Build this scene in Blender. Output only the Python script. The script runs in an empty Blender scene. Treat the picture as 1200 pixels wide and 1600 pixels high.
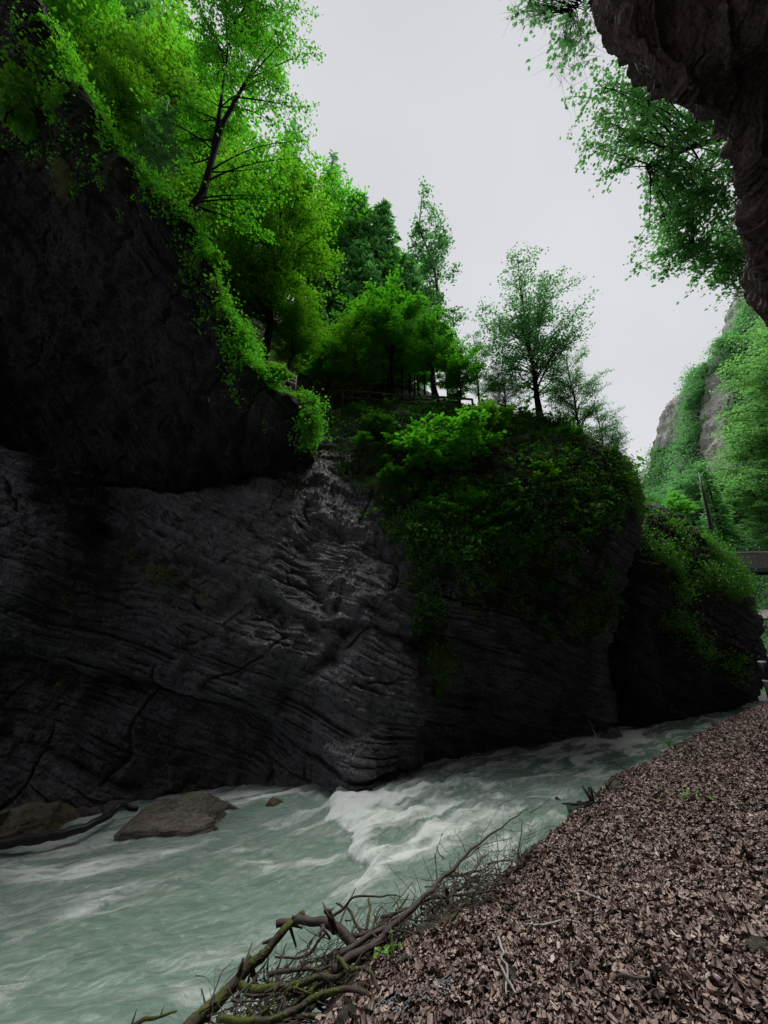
import bpy, bmesh, math, random
import numpy as np
from math import radians, sin, cos, pi
from mathutils import Vector, Matrix

# ------------------------------------------------------------------ camera, sky, sun, exposure
SC = bpy.context.scene
F_PX, CX, CY = 600.0, 600.0, 800.0
PITCH = radians(19.0)
CAM = np.array([0.0, 0.0, 3.5])
cd = bpy.data.cameras.new('camera')
cam = bpy.data.objects.new('camera', cd)
SC.collection.objects.link(cam)
cd.sensor_fit = 'VERTICAL'; cd.sensor_height = 32.0; cd.lens = 12.0
cd.clip_start = 0.05; cd.clip_end = 1500
cam.location = CAM; cam.rotation_euler = (radians(90) + PITCH, 0, 0)
SC.camera = cam

SUN_EL, SUN_AZ = radians(66), radians(18)          # azimuth measured from +Y towards +X
W = bpy.data.worlds.new('World'); SC.world = W; W.use_nodes = True
nt = W.node_tree; nt.nodes.clear()
sky = nt.nodes.new('ShaderNodeTexSky'); sky.sky_type = 'NISHITA'; sky.sun_disc = False
sky.sun_elevation = SUN_EL; sky.sun_rotation = SUN_AZ; sky.dust_density = 1.0; sky.air_density = 1.0
hs = nt.nodes.new('ShaderNodeHueSaturation'); hs.inputs['Saturation'].default_value = 0.12
mx = nt.nodes.new('ShaderNodeMix'); mx.data_type = 'RGBA'; mx.inputs['Factor'].default_value = 0.97
mx.inputs['B'].default_value = (6.15, 6.22, 6.55, 1)     # the even grey of a closed cloud deck
bg = nt.nodes.new('ShaderNodeBackground'); bg.inputs['Strength'].default_value = 0.05
wo = nt.nodes.new('ShaderNodeOutputWorld')
nt.links.new(sky.outputs[0], hs.inputs['Color']); nt.links.new(hs.outputs[0], mx.inputs['A'])
tcw = nt.nodes.new('ShaderNodeTexCoord'); nzw = nt.nodes.new('ShaderNodeTexNoise'); nzw.inputs['Scale'].default_value = 2.2; nzw.inputs['Detail'].default_value = 4
nt.links.new(tcw.outputs['Generated'], nzw.inputs['Vector'])
sxy = nt.nodes.new('ShaderNodeSeparateXYZ'); nt.links.new(tcw.outputs['Generated'], sxy.inputs[0])
mr = nt.nodes.new('ShaderNodeMapRange'); mr.inputs[1].default_value = 0.1; mr.inputs[2].default_value = 0.95; mr.inputs[3].default_value = 1.10; mr.inputs[4].default_value = 0.93
nt.links.new(sxy.outputs[2], mr.inputs[0])
m2 = nt.nodes.new('ShaderNodeMapRange'); m2.inputs[1].default_value = 0.3; m2.inputs[2].default_value = 0.7; m2.inputs[3].default_value = 0.95; m2.inputs[4].default_value = 1.05
nt.links.new(nzw.outputs['Fac'], m2.inputs[0])
mm_ = nt.nodes.new('ShaderNodeMath'); mm_.operation = 'MULTIPLY'; nt.links.new(mr.outputs[0], mm_.inputs[0]); nt.links.new(m2.outputs[0], mm_.inputs[1])
vs = nt.nodes.new('ShaderNodeVectorMath'); vs.operation = 'SCALE'; nt.links.new(mx.outputs['Result'], vs.inputs[0]); nt.links.new(mm_.outputs[0], vs.inputs['Scale'])
nt.links.new(vs.outputs[0], bg.inputs['Color']); nt.links.new(bg.outputs[0], wo.inputs['Surface'])
sd = bpy.data.lights.new('sun', 'SUN'); sd.energy = 2.6; sd.angle = radians(40); sd.color = (1.0, 0.97, 0.92)
so = bpy.data.objects.new('sun', sd); SC.collection.objects.link(so)
sdir = Vector((sin(SUN_AZ) * cos(SUN_EL), cos(SUN_AZ) * cos(SUN_EL), sin(SUN_EL)))
so.rotation_euler = (-sdir).to_track_quat('-Z', 'Y').to_euler(); so.location = (10, 10, 60)
SC.view_settings.view_transform = 'Standard'; SC.view_settings.look = 'None'
SC.view_settings.exposure = 1.22; SC.view_settings.gamma = 1.0
SC.cycles.use_denoising = True
SC.cycles.max_bounces = 9; SC.cycles.transmission_bounces = 5; SC.cycles.diffuse_bounces = 7; SC.cycles.glossy_bounces = 2

# ------------------------------------------------------------------ picture <-> place
cP, sP = cos(PITCH), sin(PITCH)
def ray(px, py):
    u = (np.asarray(px, float) - CX) / F_PX; v = (CY - np.asarray(py, float)) / F_PX
    return np.stack([u, cP - v * sP, sP + v * cP], -1)
def at(px, py, Y):
    r = ray(px, py); return CAM + r * (np.asarray(Y, float) / r[..., 1])[..., None]
def at_z(px, py, z):
    r = ray(px, py); return CAM + r * ((z - CAM[2]) / r[..., 2])[..., None]
def proj(P):
    d = np.asarray(P, float) - CAM
    w = d[..., 1] * cP + d[..., 2] * sP; w = np.where(w < 0.05, 0.05, w)
    v = (-d[..., 1] * sP + d[..., 2] * cP) / w
    return CX + F_PX * d[..., 0] / w, CY - F_PX * v

# ------------------------------------------------------------------ noise
_pr = np.random.RandomState(7)
PERM = np.concatenate([_pr.permutation(256)] * 3).astype(np.int32)
GR = _pr.normal(size=(256, 3)); GR /= np.linalg.norm(GR, axis=1)[:, None]
def perlin(P, seed=0):
    P = np.asarray(P, float) + seed * 17.31
    i = np.floor(P).astype(np.int64); f = P - i; i &= 255
    u = f * f * f * (f * (f * 6 - 15) + 10)
    out = 0
    for a in (0, 1):
        for b in (0, 1):
            for c in (0, 1):
                h = PERM[PERM[PERM[(i[..., 0] + a) & 255] + ((i[..., 1] + b) & 255)] + ((i[..., 2] + c) & 255)]
                g = GR[h]
                d = g[..., 0] * (f[..., 0] - a) + g[..., 1] * (f[..., 1] - b) + g[..., 2] * (f[..., 2] - c)
                wt = (u[..., 0] if a else 1 - u[..., 0]) * (u[..., 1] if b else 1 - u[..., 1]) * (u[..., 2] if c else 1 - u[..., 2])
                out = out + wt * d
    return out * 1.5
def fbm(P, octs=4, seed=0, ridged=False):
    s, a, t = 0, 1.0, 0
    for k in range(octs):
        n = perlin(np.asarray(P) * (2.03 ** k), seed + k * 3)
        s = s + a * ((1 - 2 * np.abs(n)) if ridged else n); t += a; a *= 0.5
    return s / t
def hash1(k, seed=0):
    x = np.sin((k + seed * 13.7) * 127.1) * 43758.5453
    return x - np.floor(x)
def sstep(a, b, x):
    t = np.clip((x - a) / (b - a), 0, 1); return t * t * (3 - 2 * t)

# ------------------------------------------------------------------ objects
COL = SC.collection
def mesh_np(name, V, faces, mat=None, parent=None, smooth=True, attrs=None, vattrs=None):
    """faces: list of (M,k) integer arrays. attrs: float per vertex; vattrs: vector per vertex."""
    V = np.asarray(V, np.float32); faces = [np.asarray(f, np.int32) for f in faces if len(f)]
    me = bpy.data.meshes.new(name)
    me.vertices.add(len(V)); me.vertices.foreach_set('co', V.ravel())
    nl = sum(f.size for f in faces); npoly = sum(len(f) for f in faces)
    me.loops.add(nl); me.polygons.add(npoly)
    me.loops.foreach_set('vertex_index', np.concatenate([f.ravel() for f in faces]))
    tot = np.concatenate([np.full(len(f), f.shape[1], np.int32) for f in faces])
    st = np.concatenate([[0], np.cumsum(tot)[:-1]]).astype(np.int32)
    me.polygons.foreach_set('loop_start', st); me.polygons.foreach_set('loop_total', tot)
    me.polygons.foreach_set('use_smooth', np.full(npoly, bool(smooth)))
    for k, a in (attrs or {}).items():
        me.attributes.new(k, 'FLOAT', 'POINT').data.foreach_set('value', np.asarray(a, np.float32).ravel())
    for k, a in (vattrs or {}).items():
        me.attributes.new(k, 'FLOAT_VECTOR', 'POINT').data.foreach_set('vector', np.asarray(a, np.float32).ravel())
    me.update(calc_edges=True)
    if mat: me.materials.append(mat)
    o = bpy.data.objects.new(name, me); COL.objects.link(o)
    if parent: o.parent = parent
    return o
def tag(o, label=None, cat=None, group=None, kind=None):
    if label: o['label'] = label
    if cat: o['category'] = cat
    if group: o['group'] = group
    if kind: o['kind'] = kind
    return o
def thing(name, label, cat, loc=(0, 0, 0), rotz=0, group=None):
    o = bpy.data.objects.new(name, None); COL.objects.link(o)
    o.empty_display_size = 0.2
    o.location = loc; o.rotation_euler = (0, 0, rotz)
    return tag(o, label, cat, group)

class MB:
    """collects tubes and boxes, links them as one mesh"""
    def __init__(s): s.V = []; s.Q = []; s.T = []; s.n = 0; s.A = []
    def add(s, V, Q=None, T=None, tone=0.5):
        V = np.asarray(V, float)
        if Q is not None and len(Q): s.Q.append(np.asarray(Q) + s.n)
        if T is not None and len(T): s.T.append(np.asarray(T) + s.n)
        s.V.append(V); s.A.append(np.full(len(V), tone)); s.n += len(V)
    def tube(s, P, R, k=6, tone=0.5, wob=0.0, seed=0, cap=True):
        P = np.asarray(P, float); n = len(P); R = np.broadcast_to(np.asarray(R, float), (n,))
        t = np.gradient(P, axis=0); t /= np.linalg.norm(t, axis=1)[:, None] + 1e-9
        ref = np.array([0, 0, 1.0]) if abs(t[:, 2]).mean() < 0.8 else np.array([1.0, 0, 0])
        a = np.cross(t, ref); a /= np.linalg.norm(a, axis=1)[:, None] + 1e-9
        b = np.cross(t, a)
        ang = np.arange(k) * 2 * pi / k
        rr = R[:, None] * np.ones(k)
        if wob: rr = rr * (1 + wob * np.random.RandomState(seed).normal(size=(n, k)))
        V = P[:, None] + rr[..., None] * (a[:, None] * np.cos(ang)[None, :, None] + b[:, None] * np.sin(ang)[None, :, None])
        i = np.arange(n - 1)[:, None] * k; j = np.arange(k)[None]; j2 = (j + 1) % k
        Q = np.stack([i + j, i + j2, i + k + j2, i + k + j], -1).reshape(-1, 4)
        V = V.reshape(-1, 3)
        if cap:
            T = [[0 + (q + 1) % k, q, n * k] for q in range(k)] + [[(n - 1) * k + q, (n - 1) * k + (q + 1) % k, n * k + 1] for q in range(k)]
            V = np.concatenate([V, P[:1], P[-1:]])
            s.add(V, Q, T, tone)
        else: s.add(V, Q, None, tone)
    def box(s, c, d, rot=None, tone=0.5):
        d = np.asarray(d, float) / 2
        V = np.array([[x, y, z] for x in (-1, 1) for y in (-1, 1) for z in (-1, 1)], float) * d
        if rot is not None: V = V @ np.asarray(rot).T
        s.add(V + np.asarray(c), [[0, 1, 3, 2], [4, 6, 7, 5], [0, 4, 5, 1], [2, 3, 7, 6], [0, 2, 6, 4], [1, 5, 7, 3]], None, tone)
    def beam(s, p, q, w, h, tone=0.5):
        p = np.asarray(p, float); q = np.asarray(q, float); d = q - p; L = np.linalg.norm(d); x = d / L
        y = np.cross([0, 0, 1.0], x); y /= np.linalg.norm(y) + 1e-9; z = np.cross(x, y)
        s.box((p + q) / 2, (L, w, h), np.stack([x, y, z], 1), tone)
    def build(s, name, mat, parent=None, smooth=True, origin=None):
        V = np.concatenate(s.V)
        if origin is not None: V = V - np.asarray(origin)
        fs = []
        if s.Q: fs.append(np.concatenate(s.Q))
        if s.T: fs.append(np.concatenate(s.T))
        return mesh_np(name, V, fs, mat, parent, smooth, {'tone': np.concatenate(s.A)})

# ------------------------------------------------------------------ materials
def new_mat(name):
    m = bpy.data.materials.new(name); m.use_nodes = True; t = m.node_tree
    for n in list(t.nodes): t.nodes.remove(n)
    out = t.nodes.new('ShaderNodeOutputMaterial'); out.location = (900, 0)
    return m, t, out
class G:
    def __init__(s, t): s.t = t
    def n(s, typ, **kw):
        x = s.t.nodes.new(typ)
        for k, v in kw.items():
            if k in x.bl_rna.properties.keys(): setattr(x, k, v)
        return x
    def l(s, a, b): s.t.links.new(a, b)
    def attr(s, name, vec=False):
        x = s.n('ShaderNodeAttribute'); x.attribute_name = name
        return x.outputs['Vector'] if vec else x.outputs['Fac']
    def noise(s, co, scale, detail=4, rough=0.55, dist=0.0):
        x = s.n('ShaderNodeTexNoise'); x.inputs['Scale'].default_value = scale; x.inputs['Detail'].default_value = detail
        x.inputs['Roughness'].default_value = rough; x.inputs['Distortion'].default_value = dist
        if co is not None: s.l(co, x.inputs['Vector'])
        return x.outputs['Fac']
    def ramp(s, fac, stops):
        x = s.n('ShaderNodeValToRGB'); e = x.color_ramp.elements
        while len(e) > 1: e.remove(e[-1])
        for i, (p, c) in enumerate(stops):
            q = e[0] if i == 0 else e.new(p)
            q.position = p; q.color = tuple(c) + (1,) if len(c) == 3 else c
        s.l(fac, x.inputs['Fac']); return x.outputs['Color']
    def maprange(s, v, a, b, c, d):
        x = s.n('ShaderNodeMapRange'); x.interpolation_type = 'SMOOTHSTEP'
        for k, q in zip((1, 2, 3, 4), (a, b, c, d)): x.inputs[k].default_value = q
        s.l(v, x.inputs[0]); return x.outputs[0]
    def math(s, op, a, b):
        x = s.n('ShaderNodeMath'); x.operation = op
        for k, q in enumerate((a, b)):
            if isinstance(q, (int, float)): x.inputs[k].default_value = q
            else: s.l(q, x.inputs[k])
        return x.outputs[0]
    def mix(s, f, a, b):
        x = s.n('ShaderNodeMix'); x.data_type = 'RGBA'
        for k, q in ((0, f), (6, a), (7, b)):
            if isinstance(q, (int, float)): x.inputs[k].default_value = q
            elif isinstance(q, tuple): x.inputs[k].default_value = q + (1,)
            else: s.l(q, x.inputs[k])
        return x.outputs[2]
    def mapping(s, co, scale):
        x = s.n('ShaderNodeMapping'); x.inputs['Scale'].default_value = scale; s.l(co, x.inputs['Vector']); return x.outputs[0]
    def bump(s, h, strength, dist=0.05, normal=None):
        x = s.n('ShaderNodeBump'); x.inputs['Strength'].default_value = strength; x.inputs['Distance'].default_value = dist
        s.l(h, x.inputs['Height'])
        if normal is not None: s.l(normal, x.inputs['Normal'])
        return x.outputs[0]
    def bsdf(s, out, color, rough, normal=None, spec=0.5):
        x = s.n('ShaderNodeBsdfPrincipled')
        for k, q in (('Base Color', color), ('Roughness', rough)):
            if isinstance(q, tuple): x.inputs[k].default_value = q + (1,)
            elif isinstance(q, (int, float)): x.inputs[k].default_value = q
            else: s.l(q, x.inputs[k])
        x.inputs['Specular IOR Level'].default_value = spec
        if normal is not None: s.l(normal, x.inputs['Normal'])
        s.l(x.outputs[0], out.inputs['Surface']); return x

def rock_mat(name, c0, c1, c2, moss=True, rough=(0.24, 0.8), spec=1.0):
    m, t, out = new_mat(name); g = G(t)
    bed = g.attr('bedco', True)
    lam = g.noise(g.mapping(bed, (7.0, 0.9, 0.9)), 1.6, 8, 0.72, 0.5)
    fine = g.noise(g.mapping(bed, (30.0, 5.0, 5.0)), 1.0, 6, 0.7, 0.6)
    geo = g.n('ShaderNodeNewGeometry')
    blot = g.noise(geo.outputs['Position'], 0.55, 5, 0.6)
    col = g.ramp(lam, [(0.30, c0), (0.5, c1), (0.72, c2)])
    col = g.mix(g.maprange(blot, 0.45, 0.65, 0.0, 0.55), col, tuple(x * 0.55 for x in c0))
    stain = g.noise(geo.outputs['Position'], 1.3, 4, 0.6, 0.8)
    col = g.mix(g.maprange(stain, 0.56, 0.70, 0.0, 0.5), col, (c1[0] * 1.25, c1[1] * 1.0, c1[2] * 0.72))
    grit = g.noise(geo.outputs['Position'], 14.0, 5, 0.75)
    col = g.mix(g.maprange(grit, 0.35, 0.7, 0.0, 0.45), col, tuple(x * 1.5 for x in c2))
    if moss:
        mf = g.math('MULTIPLY', g.attr('moss'), g.maprange(g.noise(geo.outputs['Position'], 2.2, 6, 0.65), 0.36, 0.56, 0, 1))
        mc = g.ramp(g.noise(geo.outputs['Position'], 9, 4), [(0.3, (0.006, 0.013, 0.003)), (0.7, (0.022, 0.042, 0.008))])
        col = g.mix(mf, col, mc)
    wet = g.math('MULTIPLY', g.attr('wet'), g.maprange(g.noise(g.mapping(geo.outputs['Position'], (1.6, 1.6, .5)), 1.4, 5, .6), 0.34, 0.52, 0.3, 1))
    ro = g.maprange(wet, 0, 1, rough[1], rough[0])
    h = g.math('ADD', g.math('MULTIPLY', lam, 0.6), g.math('ADD', g.math('MULTIPLY', fine, 0.3), g.math('MULTIPLY', grit, 0.35)))
    nrm = g.bump(h, 1.0, 0.14)
    b_ = g.bsdf(out, col, ro, nrm, spec)
    g.l(g.maprange(wet, 0, 1, spec * .10, spec), b_.inputs['Specular IOR Level'])
    return m
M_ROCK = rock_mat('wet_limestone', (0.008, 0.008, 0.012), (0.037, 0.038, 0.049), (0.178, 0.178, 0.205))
M_ROCK_C = rock_mat('shade_darkened_limestone', (0.003, 0.003, 0.0045), (0.010, 0.010, 0.013), (0.055, 0.052, 0.052))  # wall rock darkened in colour, standing in for the overhang's deep shade
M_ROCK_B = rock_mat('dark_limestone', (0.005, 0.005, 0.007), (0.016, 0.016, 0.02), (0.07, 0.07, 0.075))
M_ROCK_R = rock_mat('brown_limestone', (0.018, 0.012, 0.012), (0.068, 0.048, 0.047), (0.20, 0.15, 0.14))
M_ROCK_FAR = rock_mat('haze_paled_limestone', (0.12, 0.12, 0.115), (0.26, 0.255, 0.24), (0.46, 0.45, 0.43), True, (0.6, 0.85), 0.3)  # pale grey rock, made paler in colour in place of distance haze
M_BOULDER = rock_mat('river_boulder', (0.04, 0.033, 0.026), (0.12, 0.10, 0.08), (0.26, 0.23, 0.20), True, (0.3, 0.6))
M_BOULDER_B = rock_mat('ochre_boulder', (0.05, 0.04, 0.022), (0.15, 0.12, 0.066), (0.28, 0.23, 0.14), True, (0.35, 0.6))

def leaf_mat(name, dark, light, trans=0.5, gloss=0.04):
    m, t, out = new_mat(name); g = G(t)
    tone = g.attr('tone')
    col = g.mix(tone, dark, light)
    d = g.n('ShaderNodeBsdfDiffuse'); g.l(col, d.inputs['Color'])
    tr = g.n('ShaderNodeBsdfTranslucent'); g.l(col, tr.inputs['Color'])
    a = g.n('ShaderNodeMixShader'); a.inputs[0].default_value = trans
    g.l(d.outputs[0], a.inputs[1]); g.l(tr.outputs[0], a.inputs[2])
    gl = g.n('ShaderNodeBsdfGlossy'); gl.inputs['Roughness'].default_value = 0.45
    b = g.n('ShaderNodeMixShader'); b.inputs[0].default_value = gloss
    g.l(a.outputs[0], b.inputs[1]); g.l(gl.outputs[0], b.inputs[2]); g.l(b.outputs[0], out.inputs['Surface'])
    return m
M_LEAF_BRIGHT = leaf_mat('beech_leaf', (0.07, 0.29, 0.008), (0.21, 0.55, 0.016), 0.6)
M_LEAF_MID = leaf_mat('maple_leaf', (0.055, 0.30, 0.010), (0.17, 0.62, 0.022), 0.6)
M_LEAF_PALE = leaf_mat('ash_leaf', (0.06, 0.22, 0.055), (0.16, 0.42, 0.13), 0.55)  # on the distant trees this paler colour stands in for haze
M_LEAF_OLIVE = leaf_mat('olive_leaf', (0.075, 0.24, 0.012), (0.20, 0.46, 0.03), 0.58)
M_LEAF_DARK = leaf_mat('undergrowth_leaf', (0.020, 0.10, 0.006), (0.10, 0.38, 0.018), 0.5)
M_NEEDLE = leaf_mat('spruce_needle', (0.05, 0.21, 0.045), (0.15, 0.43, 0.10), 0.48)
M_GRASS = leaf_mat('grass_blade', (0.04, 0.10, 0.012), (0.15, 0.26, 0.06), 0.45)
M_DRY = leaf_mat('dry_grass', (0.09, 0.12, 0.035), (0.28, 0.30, 0.13), 0.4)

def simple_mat(name, c0, c1, scale=8, rough=0.7, bump=0.4, spec=0.3, stretch=(1, 1, 1)):
    m, t, out = new_mat(name); g = G(t)
    tc = g.n('ShaderNodeTexCoord')
    n = g.noise(g.mapping(tc.outputs['Object'], stretch), scale, 6, 0.65)
    col = g.ramp(n, [(0.3, c0), (0.7, c1)])
    g.bsdf(out, col, rough, g.bump(n, bump, 0.02), spec); return m
M_BARK = simple_mat('dark_bark', (0.006, 0.005, 0.0045), (0.018, 0.014, 0.012), 9, .9, .4, .08)
M_BARK_PALE = simple_mat('pale_bark', (0.10, 0.10, 0.09), (0.34, 0.33, 0.30), 6)
M_BARK_GREY = simple_mat('grey_bark', (0.03, 0.027, 0.024), (0.09, 0.08, 0.07), 8)
M_DEADWOOD = simple_mat('dead_wood', (0.022, 0.016, 0.016), (0.085, 0.066, 0.060), 11)
M_DRIFT = simple_mat('wet_driftwood', (0.008, 0.008, 0.010), (0.035, 0.034, 0.038), 9, 0.4)
M_PLANK = simple_mat('weathered_plank', (0.05, 0.045, 0.042), (0.14, 0.125, 0.115), 5, 0.8)
M_SHINGLE = simple_mat('roof_board', (0.14, 0.13, 0.135), (0.30, 0.28, 0.29), 4, 0.8)
M_BLACK = simple_mat('black_paint', (0.006, 0.006, 0.007), (0.014, 0.014, 0.016), 12, 0.45)
M_WHITE = simple_mat('white_band', (0.45, 0.46, 0.48), (0.62, 0.63, 0.65), 12, 0.5)
M_STEEL = simple_mat('blue_grey_wire', (0.07, 0.09, 0.11), (0.2, 0.24, 0.28), 20, 0.4)
M_RAIL = simple_mat('pale_rail', (0.16, 0.15, 0.14), (0.4, 0.38, 0.36), 5, 0.8)
def mossy_mat():
    m, t, out = new_mat('mossy_branch'); g = G(t)
    tc = g.n('ShaderNodeTexCoord'); geo = g.n('ShaderNodeNewGeometry')
    n = g.noise(tc.outputs['Object'], 14, 6, 0.7)
    bark = g.ramp(n, [(0.3, (0.018, 0.014, 0.011)), (0.7, (0.075, 0.06, 0.048))])
    ms = g.ramp(g.noise(tc.outputs['Object'], 60, 3), [(0.3, (0.025, 0.035, 0.006)), (0.7, (0.10, 0.125, 0.02))])
    f = g.maprange(g.noise(tc.outputs['Object'], 5.5, 4, 0.6), 0.46, 0.58, 0, 1)
    g.bsdf(out, g.mix(f, bark, ms), 0.75, g.bump(g.math('ADD', n, f), 0.6, 0.015), 0.25); return m
M_MOSSY = mossy_mat()

# ------------------------------------------------------------------ rock masses
def catmull(C, nu, nv):
    """C (rows, cols, 3) control net -> (nv, nu, 3)"""
    def interp(A, n):
        m = len(A); t = np.linspace(0, m - 1, n); i = np.minimum(t.astype(int), m - 2); f = (t - i)[:, None, None]
        p0 = A[np.maximum(i - 1, 0)]; p1 = A[i]; p2 = A[i + 1]; p3 = A[np.minimum(i + 2, m - 1)]
        return 0.5 * (2 * p1 + (p2 - p0) * f + (2 * p0 - 5 * p1 + 4 * p2 - p3) * f ** 2 + (3 * p1 - p0 - 3 * p2 + p3) * f ** 3)
    A = interp(C, nv); return interp(A.transpose(1, 0, 2), nu).transpose(1, 0, 2)
def grid_faces(nv, nu, flip=False):
    i = np.arange(nv - 1)[:, None] * nu + np.arange(nu - 1)[None]
    q = np.stack([i, i + 1, i + nu + 1, i + nu], -1).reshape(-1, 4)
    return q[:, ::-1] if flip else q
def grid_normals(G_):
    n = np.cross(np.gradient(G_, axis=1), np.gradient(G_, axis=0)); n /= np.linalg.norm(n, axis=-1)[..., None] + 1e-9
    return n
def seg_dist(px, py, poly):
    """distance to a polyline, and which side (+ = right of travel / below for a left-to-right line)"""
    best = np.full(px.shape, 1e9); side = np.zeros(px.shape)
    for (x0, y0), (x1, y1) in zip(poly[:-1], poly[1:]):
        dx, dy = x1 - x0, y1 - y0; L = dx * dx + dy * dy
        t = np.clip(((px - x0) * dx + (py - y0) * dy) / L, 0, 1)
        d = np.hypot(px - x0 - t * dx, py - y0 - t * dy)
        s = dx * (py - y0) - dy * (px - x0)
        u = d < best; best = np.where(u, d, best); side = np.where(u, np.sign(s), side)
    return best, side
def in_poly(px, py, poly):
    ins = np.zeros(px.shape, bool); n = len(poly)
    for k in range(n):
        x0, y0 = poly[k]; x1, y1 = poly[(k + 1) % n]
        c = ((y0 > py) != (y1 > py)) & (px < (x1 - x0) * (py - y0) / ((y1 - y0) if y1 != y0 else 1e-9) + x0)
        ins ^= c
    return ins
def strata(P, nb, seed=0, amp=1.0, scales=((1.25, .24), (.46, .13), (.19, .075), (.085, .035))):
    nb = np.asarray(nb, float); nb /= np.linalg.norm(nb)
    t1 = np.cross(nb, [0, 0, 1.0]); t1 /= np.linalg.norm(t1); t2 = np.cross(nb, t1)
    wob = fbm(P * 0.13, 2, seed) * 0.7 + fbm(P * 0.9, 3, seed + 5) * 0.05
    s = P @ nb + wob; a1 = P @ t1 + .25 * fbm(P * .8, 2, seed + 6); a2 = P @ t2 + .25 * fbm(P * .8, 2, seed + 7)
    h = 0
    for q, (T, A) in enumerate(scales):
        x = s / T + 0.35 * np.sin(s / T * 1.7 + q)
        k = np.floor(x); f = x - k
        def blk(kk):
            j1 = a1 / (T * 2.6) + hash1(kk, 3 + q) * 7; j2 = a2 / (T * 2.6) + hash1(kk, 5 + q) * 7
            k1 = np.floor(j1); k2 = np.floor(j2); f1 = j1 - k1; f2 = j2 - k2
            def o_(p1, p2): return hash1(kk + p1 * 57.0 + p2 * 131.0, seed + q)
            u1 = sstep(.42, .58, f1); u2 = sstep(.42, .58, f2)
            return (o_(k1, k2) * (1 - u1) + o_(k1 + 1, k2) * u1) * (1 - u2) + (o_(k1, k2 + 1) * (1 - u1) + o_(k1 + 1, k2 + 1) * u1) * u2
        w = sstep(0.0, 0.14, f)
        o = (hash1(k - 1, seed + q) * .5 + blk(k - 1) * .9) * (1 - w) + (hash1(k, seed + q) * .5 + blk(k) * .9) * w
        open_ = sstep(-0.15, 0.25, fbm(P * 0.6 + k[..., None] * 3.1, 2, seed + 21 + q))
        crack = np.exp(-((f - 0.05) / 0.055) ** 2) * open_
        h = h + A * (o - 0.7 - 0.8 * crack)
    lump = fbm(P * 0.30, 4, seed + 40) * 0.8 + fbm(P * 1.1, 5, seed + 50, True) * 0.09 + fbm(P * 5.0, 4, seed + 51) * 0.03
    an = np.stack([s, a1, a2], -1)
    for (aa, bb, per, sd3) in ((a1, a2, 2.1, 1), (a2, a1, 1.6, 2)):
        j = aa / per + .35 * np.sin(s * .9 + sd3) + .5 * fbm(P * .5, 2, seed + 64 + sd3); fj = j - np.floor(j)
        h = h - .13 * np.exp(-((fj - .5) / .028) ** 2) * sstep(.0, .25, fbm(P * .55, 2, seed + 66 + sd3))
    lump = lump + .040 * fbm(an * np.array([11, 1.6, 1.6]), 3, seed + 60, True) + .018 * fbm(an * np.array([26, 5, 5]), 3, seed + 61)
    return amp * (h + lump), np.stack([s, P @ t1, P @ t2], -1)
MASSES = {}
def rock_mass(name, C, nu, nv, nb, seed, mat, features=(), amp=1.0, flip=False, moss=None, wet=None, scales=None):
    S = catmull(np.asarray(C, float), nu, nv); N = grid_normals(S)
    if flip: N = -N
    P = S.reshape(-1, 3); n = N.reshape(-1, 3)
    kw = dict(scales=scales) if scales else {}
    h, bed = strata(P, nb, seed, amp, **kw)
    px, py = proj(P)
    wpx = px + 14 * fbm(P * 1.3, 3, seed + 70); wpy = py + 14 * fbm(P * 1.3, 3, seed + 80)
    for poly, wid, dep, ledge in features:
        d, sd_ = seg_dist(wpx, wpy, poly)
        mod = 0.65 + 0.7 * fbm(P * 0.9, 2, seed + 90)
        if ledge: h = h - dep * mod * np.where(sd_ > 0, np.exp(-(d / (wid * 3.2)) ** 1.3), np.exp(-(d / (wid * .35)) ** 2))
        else: h = h - dep * mod * np.exp(-(d / wid) ** 2)
    V = P + n * h[:, None]
    px, py = proj(V)
    mo = moss(px, py, V, n) if moss else np.zeros(len(V))
    o = mesh_np(name, V, [grid_faces(nv, nu, flip)], mat, None, False, {'moss': mo, 'wet': wet(px, py, V, n) if wet else np.zeros(len(V))}, {'bedco': bed})
    tag(o, kind='structure')
    Gv = V.reshape(nv, nu, 3); gn = grid_normals(Gv)
    if flip: gn = -gn
    MASSES[name] = (V, gn.reshape(-1, 3), px, py)
    return o
def net(cols, foot=True, under=-1.0, back=None, top_back=(0.0, 4.0, -0.4)):
    """columns of (px, py, Y or None = on the water) from foot to crest -> control net (rows, cols, 3)"""
    out = []
    for c in cols:
        pts = [at_z(p[0], p[1], 0.0) if p[2] is None else at(*p) for p in c]
        if foot: pts = [pts[0] + np.array([0, 0.15, under])] + pts
        else: pts = [pts[0] + np.array([0, 2.5, 0.5])] + pts
        pts = pts + [pts[-1] + np.array(top_back) * 0.5, pts[-1] + np.array(top_back)]
        out.append(pts)
    return np.array(out).transpose(1, 0, 2)

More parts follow.
